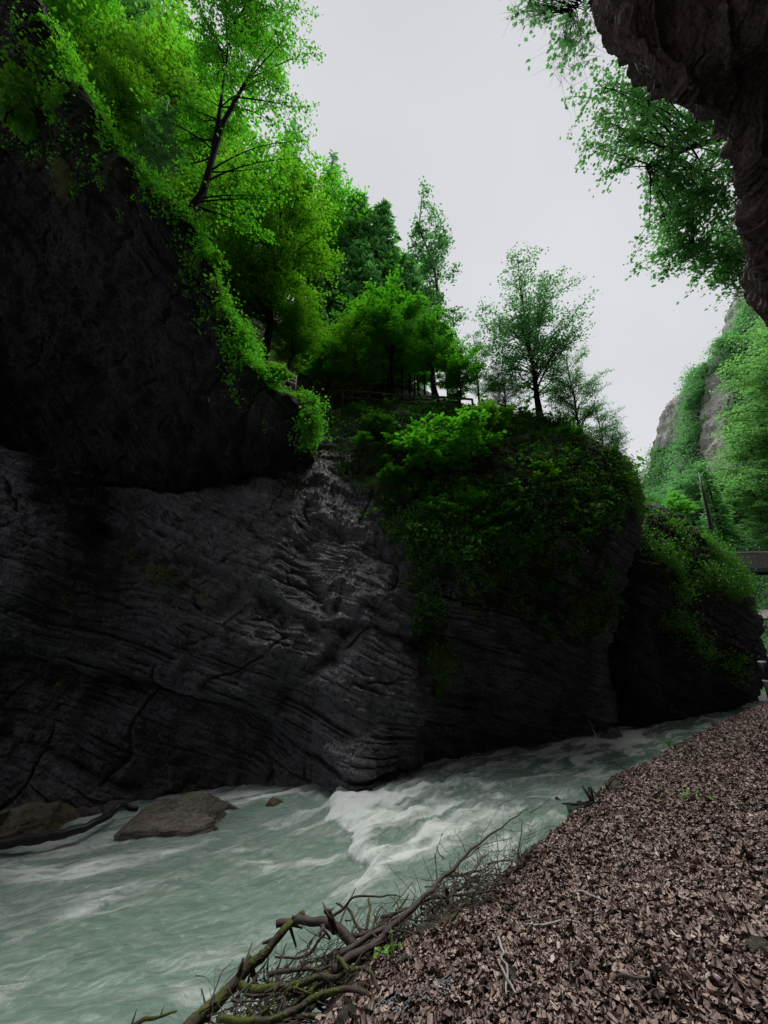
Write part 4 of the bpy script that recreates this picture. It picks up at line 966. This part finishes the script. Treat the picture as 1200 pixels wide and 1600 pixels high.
for k in range(44): m_.box(np.array([.22 * k, 0.0, .30 + .012 * (k % 2)]), (.21, 1.9, .05), np.array(Matrix.Rotation(radians(24), 3, 'X')), .5)
m_.build('roof', M_SHINGLE, o, False)
for k in range(5):
    x = .5 + 2.1 * k
    m_ = MB(); m_.beam([x, -.6, -5.2], [x, -.6, .0], .18, .18); m_.build('post', M_PLANK, o, False)
    m_ = MB(); m_.beam([x, -.62, -3.2], [x + 2.1, -.62, -.6], .12, .14); m_.beam([x + 2.1, -.52, -3.2], [x, -.52, -.6], .12, .14); m_.build('strut', M_PLANK, o, False)
m_ = MB(); m_.beam([0, -.75, -.85], [9.4, -.75, -.85], .14, .16); m_.build('rail', M_RAIL, o, False)
m_ = MB(); m_.beam([-.2, -.45, -.05], [9.6, -.45, -.05], .2, .2); m_.build('beam', M_PLANK, o, False)
P0 = at(1190, 1033, 9.6); gz = 1.95
o = thing('railing_post', 'black round post with white bands at the edge of the path', 'post', (P0[0], P0[1], gz))
H_ = P0[2] - gz
m_ = MB(); m_.tube([(0, 0, -.3), (0, 0, H_ * .64)], [.085, .085], 20); m_.tube([(0, 0, H_ * .64), (0, 0, H_ * .99)], [.075, .075], 20); m_.build('shaft', M_BLACK, o)
m_ = MB(); m_.tube([(0, 0, H_ * .625), (0, 0, H_ * .655)], [.09, .087], 20); m_.build('band', M_WHITE, o)
m_ = MB(); m_.tube([(0, 0, H_ * .97), (0, 0, H_ * 1.0)], [.08, .07], 20); m_.build('cap', M_WHITE, o)

# ------------------------------------------------------------------ undergrowth and grass on the rock (uncountable)
def scatter_on(mass, poly_or_fn, n, seed, nrm_min=-1.0):
    V, N, px, py = MASSES[mass]; rng = np.random.RandomState(seed)
    w = poly_or_fn(px, py, V, N) if callable(poly_or_fn) else in_poly(px, py, poly_or_fn).astype(float)
    w = w * (N[:, 2] > nrm_min); ok = w > 0
    d2 = ((V - CAM) ** 2).sum(1); w = np.where(ok, w, 0); w = w / w.sum()
    i = rng.choice(len(V), n, p=w); return V[i] + rng.normal(size=(n, 3)) * .03, N[i], rng
def clumps(P, N, rng, per, rad, size, spread=.55, mix_n=.55, shape='q', out=.12):
    n = len(P); k = np.repeat(np.arange(n), per); m_ = len(k)
    cr = rng.uniform(.4, 1.3, n)[k][:, None]
    off = rng.normal(size=(m_, 3)) * rad * cr * np.array([1, 1, .7]) + N[k] * (rng.uniform(0, 1, (m_, 1)) * rad * 1.4 + out) * cr
    Q = P[k] + off; nn = unit(unit(N[k] * mix_n + np.array([0, 0, 1.0]) * (1 - mix_n)) + rng.normal(size=(m_, 3)) * spread)
    sz = size * rng.uniform(.55, 1.3, m_)
    V, Fq = leaf_quads(Q, nn, sz, .62, rng) if shape == 'q' else maple_leaves(Q, nn, sz, rng)
    tone = np.clip(.55 * rng.uniform(0, 1, n)[k] + .5 * rng.uniform(0, 1, m_), 0, 1)
    return V, [Fq], np.repeat(tone, len(V) // m_)
def blades(P, N, rng, per, length, width, droop):
    n = len(P); k = np.repeat(np.arange(n), per); m_ = len(k)
    d = unit(N[k] * .9 + np.array([0, 0, .5]) + rng.normal(size=(m_, 3)) * .45); L = length * rng.uniform(.5, 1.2, m_)[:, None]
    p0 = P[k] + rng.normal(size=(m_, 3)) * .05; p1 = p0 + d * L * .5; p2 = p0 + d * L * .8 - np.array([0, 0, 1]) * L * droop
    s = unit(np.cross(d, rng.normal(size=(m_, 3)))) * width * .5
    V = np.stack([p0 - s, p0 + s, p1 + s * .8, p1 - s * .8, p2], 1).reshape(-1, 3); b = np.arange(m_)[:, None] * 5
    return V, [b + np.array([[0, 1, 2, 3]]), b + np.array([[3, 2, 4]])], np.repeat(rng.uniform(0, 1, m_), 5)
def patchy(poly, sc=.7, thr=-.12, seed=0):
    def f(px, py, V, N):
        a = in_poly(px + 18 * perlin(V * 1.1, 3), py + 18 * perlin(V * 1.1, 4), poly).astype(float)
        return a * sstep(thr, thr + .25, fbm(V * sc, 3, 101 + seed)) * np.clip(.45 + N[:, 2], .08, 1.2)
    return f
UP_A = [(490, 640), (860, 645), (985, 735), (995, 775), (930, 800), (900, 860), (850, 880), (760, 890), (680, 880), (600, 820), (570, 740), (540, 700)]
parts = []
P, N, rg = scatter_on('gorge_wall', patchy(UP_A, .8, -.12), 4300, 1); parts.append(clumps(P, N, rg, 10, .19, .11))
P, N, rg = scatter_on('gorge_wall', patchy(UP_A, 1.5, .05, 8), 420, 11); parts.append(clumps(P, N, rg, 12, .22, .24, .4, .4, 'm', .2))
P, N, rg = scatter_on('gorge_wall', patchy(VEG_A, .9, -.1, 3), 5200, 2); parts.append(clumps(P, N, rg, 9, .12, .09))
P, N, rg = scatter_on('far_promontory', lambda px, py, V, N: moss_B(px, py, V, N) * sstep(-.1, .1, fbm(V * .6, 3, 5)), 4500, 3); parts.append(clumps(P, N, rg, 11, .26, .13))
def merge(parts):
    Vs, Fs, Ts, n = [], {}, [], 0
    for V, fl, t_ in parts:
        for f in fl: Fs.setdefault(f.shape[1], []).append(f + n)
        Vs.append(V); Ts.append(t_); n += len(V)
    return np.concatenate(Vs), [np.concatenate(f) for f in Fs.values()], np.concatenate(Ts)
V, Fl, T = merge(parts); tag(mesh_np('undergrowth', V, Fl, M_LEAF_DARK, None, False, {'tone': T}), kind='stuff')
def brow(px, py, V, N):
    return moss_C(px, py, V, N) * np.clip(N[:, 2] + .6, 0.15, 1) * (px > -60) * (px < 500) * (py > -60) * sstep(-.1, .25, fbm(V * .9, 4, 55))
parts = []
P, N, rg = scatter_on('overhanging_cliff', brow, 4200, 5); parts.append(clumps(P, N, rg, 11, .15, .11))
P, N, rg = scatter_on('far_cliff', lambda px, py, V, N: moss_E(px, py, V, N) * (px > 960) * (px < 1260), 8500, 6); far_parts = [clumps(P, N, rg, 9, .7, .36)]
V, Fl, T = merge(far_parts); tag(mesh_np('hillside_foliage', V, Fl, M_LEAF_PALE, None, False, {'tone': T}), kind='stuff')
V, Fl, T = merge(parts); tag(mesh_np('foliage', V, Fl, M_LEAF_MID, None, False, {'tone': T}), kind='stuff')
parts = []
P, N, rg = scatter_on('overhanging_cliff', lambda px, py, V, N: brow(px, py, V, N) * sstep(-.05, .2, fbm(V * 1.2, 2, 66)), 800, 7); parts.append(blades(P, N, rg, 16, .38, .016, .5))
P, N, rg = scatter_on('gorge_wall', lambda px, py, V, N: moss_A(px, py, V, N) * np.clip(N[:, 2], .1, 1) * sstep(-.1, .2, fbm(V * .9, 2, 67)), 2200, 8); parts.append(blades(P, N, rg, 16, .42, .018, .55))
P, N, rg = scatter_on('far_promontory', lambda px, py, V, N: moss_B(px, py, V, N), 500, 9); parts.append(blades(P, N, rg, 10, .5, .025, .5))
V, Fl, T = merge(parts); tag(mesh_np('grass', V, Fl, M_GRASS, None, False, {'tone': T}), kind='stuff')
def ellip(cx, cy, rx, ry): return lambda px, py, V, N: ((((px - cx) / rx) ** 2 + ((py - cy) / ry) ** 2) < 1).astype(float)
for lab, cx, cy, rx, ry, n, Ln, ms in [('pale tuft of dry grass hanging from the upper cliff face', 105, 285, 18, 36, 60, .42, 'overhanging_cliff'), ('pale green grass tuft beside the bare rock gully', 598, 765, 20, 30, 45, .5, 'gorge_wall'),
        ('hanging green grass tuft low on the wall below the greenery', 688, 1040, 18, 38, 40, .45, 'gorge_wall'), ('green grass tuft left of the bare rock gully, under the nose of the overhang', 462, 765, 12, 40, 40, .35, 'gorge_wall'),
        ('grass tuft on the small ledge in the middle of the dark wall', 240, 900, 40, 12, 40, .22, 'gorge_wall')]:
    P, N, rg = scatter_on(ms, ellip(cx, cy, rx, ry), n * 2, 17); ii = np.argsort(np.linalg.norm(P - np.median(P, 0), axis=1))[:n]; P = P[ii]; N = N[ii]; V, Fl, T = blades(P, N, rg, 18, Ln, .014, .65)
    o = mesh_np('grass_tuft', V - P[0], Fl, M_DRY, None, False, {'tone': T}); o.location = P[0]; tag(o, lab, 'grass tuft')
# seedlings on the bank
def seedling(label, px, py, n, size, rad, z=None):
    b = at_z(px, py, 1.5)
    for _ in range(6): b = at_z(px, py, float(bank_z(b[0], b[1])) if z is None else z)
    rg = np.random.RandomState(int(px)); o = thing('seedling', label, 'seedling', b)
    Pn = rg.normal(size=(n, 3)) * rad * np.array([1, 1, .4]) + np.array([0, 0, rad * 1.3]); m_ = MB()
    for q in Pn[:min(n, 14)]: m_.tube(bez(np.zeros(3), np.array([q[0] * .3, q[1] * .3, q[2]]), q, 5), [.005, .004, .003, .003, .002], 4)
    m_.build('stem', M_MOSSY, o)
    V, Fq = maple_leaves(Pn, up_normals(n, rg, .35), size * rg.uniform(.6, 1.2, n), rg); mesh_np('foliage', V, [Fq], M_LEAF_BRIGHT, o, False, {'tone': np.repeat(rg.uniform(0, 1, n), 10)})
    return b
seedling('small bright green seedling among the dead branches at the water edge', 607, 1500, 26, .045, .06)
seedling('tiny green seedling alone in the middle of the leaf-covered bank', 1085, 1258, 14, .06, .09)
seedling('bright green plant clump where the bank meets the far rock', 1160, 1104, 60, .14, .26)
seedling('bright green plant by the foot of the black post', 1182, 1088, 30, .13, .2)
seedling('mossy green clump on the bank edge near the far water', 1046, 1168, 50, .06, .12)
seedling('low green clump on the bank edge beside the pale stick', 1050, 1140, 40, .06, .12)

# ------------------------------------------------------------------ leaf litter (uncountable)
def litter(n, seed):
    rng = np.random.RandomState(seed)
    x = rng.uniform(-2.2, 17, n * 8); y = rng.uniform(1.9, 17.5, n * 8)
    d = edge_d(x, y); rr_ = np.hypot(x, y)
    keep = (d > np.where(y < 4.8, .04, -.22) + .25 * fbm(np.stack([x * 2, y * 2, 0 * x], -1), 2, 44)) & (d < 7.5) & (rng.uniform(0, 1, len(x)) < np.clip((4.2 / np.maximum(rr_, 4.2)) ** 1.15, 0, 1))
    pz = bank_z(x, y); px, py = proj(np.stack([x, y, pz], -1)); keep &= (px < 1750) & (py < 1900) & (px > 340)
    pd = (x - 7) * .75 - (y - 5.2) * .66           # thin out on the path
    on = np.zeros(len(x), bool)
    pg = [tuple(q) for q in pl] + [tuple(q) for q in pr[::-1]]; on = in_poly(x, y, pg)
    keep &= ~(on & (rng.uniform(0, 1, len(x)) < .75))
    i = np.nonzero(keep)[0]; i = i[:n]; x, y, pz = x[i], y[i], pz[i]; n = len(i)
    e = .05; nx = -(bank_z(x + e, y) - pz) / e; ny = -(bank_z(x, y + e) - pz) / e
    N0 = unit(np.stack([nx, ny, np.ones(n)], -1)); N = unit(N0 + rng.normal(size=(n, 3)) * .27)
    a = rng.normal(size=(n, 3)); a -= N * (a * N).sum(1)[:, None]; a = unit(a); b = np.cross(N, a)
    s = np.minimum(.048 * rng.lognormal(0, .34, n), .085)[:, None, None]
    # outline with midrib, curled
    mid = np.array([(-.55, 0), (-.2, 0), (.2, 0), (.6, 0)]); lf = np.array([(-.42, .28), (-.05, .40), (.32, .30)]); out_ = np.concatenate([mid, lf, lf * [1, -1]])
    out_ = out_[None] * np.stack([np.ones(n), rng.uniform(.55, 1.25, n)], -1)[:, None] + rng.normal(size=(n, 10, 2)) * .055
    cu = rng.normal(.25, .55, (n, 1)); cv = rng.normal(.35, .7, (n, 1)); tw = rng.normal(0, .5, (n, 1))
    zz = cu * out_[..., 0] ** 2 + cv * out_[..., 1] ** 2 * 1.6 + tw * out_[..., 0] * out_[..., 1] + rng.normal(size=(n, 10)) * .035
    V = np.stack([x, y, pz + rng.uniform(.0, .045, n)], -1)[:, None] + s * (a[:, None] * out_[..., :1] + b[:, None] * out_[..., 1:] + N[:, None] * zz[..., None])
    k = np.arange(n)[:, None] * 10
    tri = np.concatenate([k + np.array([[0, 4, 1]]), k + np.array([[3, 2, 6]]), k + np.array([[0, 1, 7]]), k + np.array([[3, 9, 2]])])
    quad = np.concatenate([k + np.array([[1, 4, 5, 2]])[:, [0, 3, 2, 1]], k + np.array([[1, 2, 8, 7]])[:, [0, 3, 2, 1]]])
    tri2 = np.concatenate([k + np.array([[2, 5, 6]]), k + np.array([[2, 9, 8]])])
    lo = .5 + .9 * fbm(np.stack([x * 1.1, y * 1.1, 0 * x], -1), 3, 45)
    return V.reshape(-1, 3), [np.concatenate([tri, tri2]), quad], np.repeat(np.clip(.72 * rng.uniform(0, 1, n) + .36 * lo - .04, 0, 1), 10), np.repeat(rng.uniform(0, 1, n), 10)
V, Fl, T, T2 = litter(110000, 3)
m, t, out = new_mat('fallen_leaf'); g = G(t)
geo = g.n('ShaderNodeNewGeometry')
c = g.ramp(g.attr('tone'), [(0.0, (0.03, 0.019, 0.020)), (0.2, (0.12, 0.082, 0.074)), (0.5, (0.26, 0.190, 0.168)), (0.8, (0.40, 0.305, 0.262)), (1.0, (0.52, 0.43, 0.39))])
n1 = g.noise(geo.outputs['Position'], 90, 4, 0.6)
c = g.mix(g.maprange(n1, .4, .68, 0, .55), c, (0.03, 0.02, 0.018))
n2 = g.noise(geo.outputs['Position'], .8, 3)
g.bsdf(out, c, g.maprange(g.attr('wet'), 0, 1, .35, .75), g.bump(n1, .4, .004), 0.35)
o = mesh_np('leaf_litter', V, Fl, m, None, True, {'tone': T, 'wet': T2}); tag(o, kind='stuff')

# ------------------------------------------------------------------ dead wood at the water's edge
def on_bank(px, py, dz=0.0):
    b = at_z(px, py, 1.4)
    for _ in range(8): b = at_z(px, py, max(-.1, float(bank_z(b[0], b[1]))) + dz)
    return b
def curve3(pts, n=24, wob=.02, seed=0):
    P = np.asarray(pts, float); m_ = len(P); t_ = np.linspace(0, m_ - 1, n); i = np.minimum(t_.astype(int), m_ - 2); f = (t_ - i)[:, None]
    p0, p1, p2, p3 = P[np.maximum(i - 1, 0)], P[i], P[i + 1], P[np.minimum(i + 2, m_ - 1)]
    C_ = 0.5 * (2 * p1 + (p2 - p0) * f + (2 * p0 - 5 * p1 + 4 * p2 - p3) * f ** 2 + (3 * p1 - p0 - 3 * p2 + p3) * f ** 3)
    return C_ + wob * np.stack([perlin(C_ * 6, seed), perlin(C_ * 6, seed + 1), perlin(C_ * 6, seed + 2)], -1)
def branch(label, pts, r0, r1, mat, seed=0, stubs=0, twigs=0, name='dead_branch', cat='branch', group=None, wob=.03, tw_len=.4):
    P = curve3(pts, 30, wob, seed); b = P[0].copy(); P = P - b
    o = thing(name, label, cat, b, 0, group) if twigs else None
    m_ = MB(); m_.tube(P, np.linspace(r0, r1, len(P)), 9, wob=.06, seed=seed)
    rg = np.random.RandomState(seed + 50)
    for k in range(stubs):
        i = rg.randint(4, 27); d = unit(rg.normal(size=3)); r = r0 + (r1 - r0) * i / 30
        m_.tube([P[i], P[i] + d * r * 2, P[i] + d * r * rg.uniform(3, 6)], [r * .6, r * .45, r * .25], 6)
    if not twigs:
        o = m_.build(name, mat, None, True); o.location = b; return tag(o, label, cat, group)
    m_.build('limb', mat, o)
    for k in range(twigs):
        i = rg.randint(4, 29); tdir = unit(P[min(i + 1, 29)] - P[i - 1]); d = unit(tdir * .6 + rg.normal(size=3) * np.array([.7, .7, .55]))
        L = tw_len * rg.uniform(.4, 1.2); r = max(.0035, (r0 + (r1 - r0) * i / 30) * .35); mm = MB()
        Q = curve3([P[i], P[i] + d * L * .5 + rg.normal(size=3) * .05 * L, P[i] + d * L + np.array([0, 0, -.08 * L])], 9, .02, seed + k)
        mm.tube(Q, np.linspace(r, r * .3, 9), 5)
        for q in range(3):
            j = rg.randint(2, 9); dd = unit(d * .6 + rg.normal(size=3) * .6); mm.tube([Q[j], Q[j] + dd * L * .2, Q[j] + dd * L * .38 + rg.normal(size=3) * .02], [r * .4, r * .3, r * .15], 4)
        mm.build('twig', mat, o)
    return o
def atz(px, py, z): return at_z(px, py, z)
branch('thick mossy branch slanting out of the pile over the water, its broken end up', [atz(285, 1625, .75), atz(330, 1572, .8), atz(385, 1520, .9), atz(432, 1468, 1.05), atz(476, 1424, 1.15)], .054, .026, M_MOSSY, 3, 5)
branch('grey broken limb with a knobbly stump end pointing at the river', [atz(432, 1442, 1.1), atz(462, 1438, 1.12), atz(500, 1440, 1.14), atz(528, 1452, 1.1), atz(560, 1480, 1.05)], .028, .042, M_DEADWOOD, 5, 7)
branch('short splintered stub standing beside the knobbly broken limb', [atz(522, 1452, 1.1), atz(512, 1425, 1.3), atz(506, 1418, 1.36)], .035, .012, M_DEADWOOD, 6, 3)
branch('long bare branch with many side twigs reaching from the pile over the rapids', [atz(520, 1520, 1.1), atz(580, 1472, 1.15), atz(640, 1425, 1.25), atz(700, 1365, 1.35), atz(760, 1308, 1.45), atz(826, 1262, 1.5)], .034, .004, M_DEADWOOD, 8, 0, 22, tw_len=.55)
branch('second long bare branch lying just under the twiggy one', [atz(530, 1490, 1.1), atz(600, 1450, 1.15), atz(660, 1410, 1.22), atz(735, 1398, 1.25), atz(790, 1392, 1.3)], .024, .005, M_DEADWOOD, 9, 0, 12, tw_len=.35)
branch('thin dark curved twig arching up beyond the knobbly limb', [atz(522, 1432, 1.15), atz(550, 1405, 1.3), atz(600, 1396, 1.33), atz(628, 1404, 1.3)], .012, .004, M_DEADWOOD, 10)
branch('dark crooked twig dangling toward the water under the knobbly limb', [atz(510, 1465, 1.1), atz(480, 1490, 1.0), atz(450, 1500, .95), atz(430, 1494, .95)], .012, .007, M_DEADWOOD, 11, 1)
branch('mossy side branch lying across the pile from the thick slanting branch', [atz(370, 1540, .85), atz(430, 1545, .95), atz(480, 1533, 1.05), atz(540, 1522, 1.15)], .032, .016, M_MOSSY, 12, 4)
branch('thin dark branch lying just above the mossy side branch', [atz(420, 1525, .95), atz(470, 1515, 1.05), atz(520, 1512, 1.1)], .018, .008, M_DEADWOOD, 13, 2)
branch('long mossy branch curving along the bottom of the pile', [atz(340, 1590, .95), atz(430, 1595, 1.1), atz(500, 1555, 1.2), atz(560, 1544, 1.25), atz(600, 1560, 1.3)], .022, .014, M_MOSSY, 14, 3)
branch('bright moss-covered stick bent over the middle of the pile', [atz(525, 1490, 1.15), atz(545, 1512, 1.22), atz(575, 1520, 1.28), atz(596, 1545, 1.3)], .014, .012, M_MOSSY, 15, 3)
branch('short mossy log half buried between pile and leaves', [atz(652, 1462, 1.15), atz(690, 1452, 1.2), atz(722, 1434, 1.25)], .055, .045, M_MOSSY, 16, 1)
branch('dark stick standing up out of the leaf edge, right of the twiggy branch', [on_bank(818, 1352, 0), on_bank(805, 1330, .1), on_bank(790, 1315, .2)], .012, .006, M_DEADWOOD, 17)
branch('short upright broken peg in the brushwood', [atz(698, 1412, 1.15), atz(700, 1386, 1.3)], .02, .016, M_DEADWOOD, 18)
branch('splintered grey branch end poking into the bottom of the photo over the water', [atz(190, 1610, .5), atz(235, 1592, .55), atz(275, 1580, .6)], .022, .006, M_MOSSY, 19, 3)
branch('black split stump piece lying on the bank edge above the rapids', [on_bank(870, 1248, .22), on_bank(885, 1262, .08), on_bank(910, 1258, .05), on_bank(936, 1254, .05)], .05, .05, M_DRIFT, 20, 4, name='dead_stump', cat='stump')
branch('small bent black stick beside the black split stump', [on_bank(918, 1230, .12), on_bank(932, 1240, .08), on_bank(945, 1243, .02)], .02, .012, M_DRIFT, 21, 1)
branch('thin black twig hooked up from the bank edge beyond the stump', [on_bank(948, 1238, 0), on_bank(955, 1222, .15), on_bank(965, 1216, .2)], .014, .006, M_DRIFT, 22)
branch('pale bent stick at the far end of the bank, over the water', [on_bank(1026, 1126, .2), on_bank(1034, 1136, .1), on_bank(1048, 1139, .03)], .022, .016, M_RAIL, 23)
branch('thin bare arching twig rising from the bank in front of the far rapids', [on_bank(985, 1208, 0), atz(960, 1190, 1.4), atz(935, 1160, 1.7), atz(928, 1142, 1.8)], .008, .003, M_DEADWOOD, 24, 0, 5, tw_len=.5)
branch('long dark driftwood log lying along the foot of the wall in the river', [atz(-70, 1335, .12), atz(0, 1318, .22), atz(70, 1308, .25), atz(130, 1293, .25), atz(172, 1272, .28), atz(192, 1260, .3), atz(215, 1262, .2)], .10, .05, M_DRIFT, 25, 0, name='driftwood_log', cat='log', wob=.06)
rg = np.random.RandomState(77)
# loose sticks on the leaves
for k, (a, b, lab) in enumerate([((640, 1330), (668, 1362), ''), ((820, 1445), (902, 1440), 'pale thin stick lying flat on the leaves in the middle of the bank'), ((783, 1470), (795, 1560), 'thin pale stick pointing up the bank through the nearest leaves'),
        ((775, 1500), (805, 1555), 'second thin pale stick crossing the first in the nearest leaves'), ((900, 1390), (945, 1408), 'short black stick on the leaves above the pale flat stick'), ((738, 1398), (800, 1412), 'slim brown stick running from the brushwood onto the leaves'),
        ((1090, 1200), (1140, 1215), 'dark stick on the upper bank near the path'), ((960, 1530), (1030, 1526), 'short grey stick half under leaves in the nearest part of the bank'), ((880, 1520), (915, 1502), 'dark green mossy stick among the nearest leaves')]):
    if not lab: continue
    branch(lab, [on_bank(a[0], a[1], .05), on_bank((a[0] + b[0]) / 2, (a[1] + b[1]) / 2 - 2, .075), on_bank(b[0], b[1], .05)], .009, .005, M_RAIL if 'pale' in lab else M_DEADWOOD, 60 + k, 1, name='stick', cat='stick')
# brushwood: a tangle nobody could count
m_ = MB()
for k in range(620):
    f = rg.uniform(0, 1); px = 330 + 480 * f + rg.normal() * 25; py = 1600 - 240 * f + rg.normal() * 26 + 12
    z0 = .85 + .35 * f
    p = at_z(px, py, z0 + rg.uniform(-.2, .10)); an = rg.normal(.75, .75); L = rg.uniform(.12, .55)
    d = np.array([cos(an), sin(an), rg.normal() * .18]) * L
    m_.tube(curve3([p, p + d * .5 + rg.normal(size=3) * .06 * L, p + d], 7, .02, k), np.linspace(1, .4, 7) * rg.choice([.0025, .004, .007, .012], p=[.3, .35, .22, .13]), 4)
for k in range(190):
    px = rg.uniform(660, 835); py = 1440 - (px - 660) * .72 + rg.normal() * 16
    p = at_z(px, py, 1.2 + rg.uniform(-.15, .15)); an = rg.normal(.9, .8); L = rg.uniform(.2, .6); d = np.array([cos(an), sin(an), rg.normal(.15) * .3]) * L
    m_.tube(curve3([p, p + d * .5 + rg.normal(size=3) * .06 * L, p + d], 7, .02, k), np.linspace(1, .4, 7) * rg.choice([.0022, .0035, .005]), 4)
o = m_.build('brushwood', M_DEADWOOD); tag(o, kind='stuff')
# wire netting over the bank edge
m_ = MB(); c0 = on_bank(645, 1560, .03)
for k in range(11):
    pts = []
    for f in np.linspace(0, 1, 30):
        px = 570 + 135 * f; py = 1592 - 58 * f + (k - 5) * 3.4 * (1 - .35 * f) + 2.2 * sin(f * 40 + k * 2.2)
        b = on_bank(px, py, .035); pts.append(b + np.array([0, 0, .012 * sin(f * 33 + k * 1.7)]))
    m_.tube(np.array(pts) - c0, np.full(30, .0042), 5)
o = m_.build('wire_netting', M_STEEL); o.location = c0; tag(o, 'bundle of crumpled blue-grey wire netting poking out of the nearest leaves', 'netting')
for lab, px, py, dm, sd_ in [('pale grey stone at the bottom of the branch pile', 548, 1590, (.22, .16, .13), 3), ('grey stone beside the green seedling', 632, 1506, (.17, .13, .12), 4), ('small flat grey-green stone among the nearest leaves', 804, 1530, (.13, .09, .06), 5), ('dark stone at the photo edge among the nearest leaves', 1192, 1484, (.16, .13, .1), 6)]:
    b = on_bank(px, py, .03); boulder('stone', lab, b, dm, (0.1, .1, sd_), sd_, M_BOULDER, .4, 7, 3, cat='stone')
rg = np.random.RandomState(91)
for k in range(16):
    f = rg.uniform(0.05, 1); px = 790 + 330 * f + rg.normal() * 6; py = 1352 - 215 * f ** .8 + rg.normal() * 5 + 4
    b = on_bank(px, py, .0); q = rg.uniform(.10, .24); boulder('stone', 'small grey stone lodged along the river edge of the leaf-covered bank', b, (q * 1.4, q, q * .8), (rg.uniform(0, .4), rg.uniform(0, .4), rg.uniform(0, 3)), 200 + k, M_BOULDER, .3, 7, 3, 'stones along the bank edge', 'stone')
for k in range(14):
    px = rg.uniform(760, 1120); py = rg.uniform(1190, 1560)
    if px < 1560 - py + 560: continue
    an = rg.uniform(0, 6.28); L = rg.uniform(12, 45) * (py - 1000) / 400
    branch('thin brown twig lying among the fallen leaves of the bank', [on_bank(px, py, .04), on_bank(px + cos(an) * L * .5, py + sin(an) * L * .25 - 2, .06), on_bank(px + cos(an) * L, py + sin(an) * L * .5, .04)], .006, .003, M_DEADWOOD, 300 + k, 1, name='twig', cat='twig', group='twigs on the leaf-covered bank')
m_ = MB()
for k in range(260):
    f = rg.uniform(0, 1) ** .8; px = 340 + 400 * f + rg.normal() * 28; py = 1612 - 205 * f + rg.normal() * 24 + 14
    p = at_z(px, py, .82 + .38 * f + rg.uniform(-.2, .06)); an = rg.normal(.7, .8); L = rg.uniform(.15, .6)
    d = np.array([cos(an), sin(an), rg.normal() * .15]) * L
    m_.tube(curve3([p, p + d * .5 + rg.normal(size=3) * .07 * L, p + d], 8, .03, k), np.linspace(1, .5, 8) * rg.choice([.004, .007, .012, .017]), 6, wob=.08, seed=k)
o = m_.build('mossy_brushwood', M_MOSSY); tag(o, kind='stuff')
for k in range(11):
    px = rg.uniform(-10, 210); py = 1298 - px * .13 + rg.normal() * 5 - 8; c = water_at(px, py); c[2] = .03; q = rg.uniform(.2, .5)
    boulder('stone', 'small brown rubble stone heaped along the foot of the wall behind the driftwood log', c, (q * 1.4, q, q * .9), (rg.uniform(0, .4), rg.uniform(0, .4), rg.uniform(0, 3)), 260 + k, M_BOULDER_B if k % 2 else M_BOULDER, .2, 8, 3, 'rubble at the foot of the wall', 'stone')
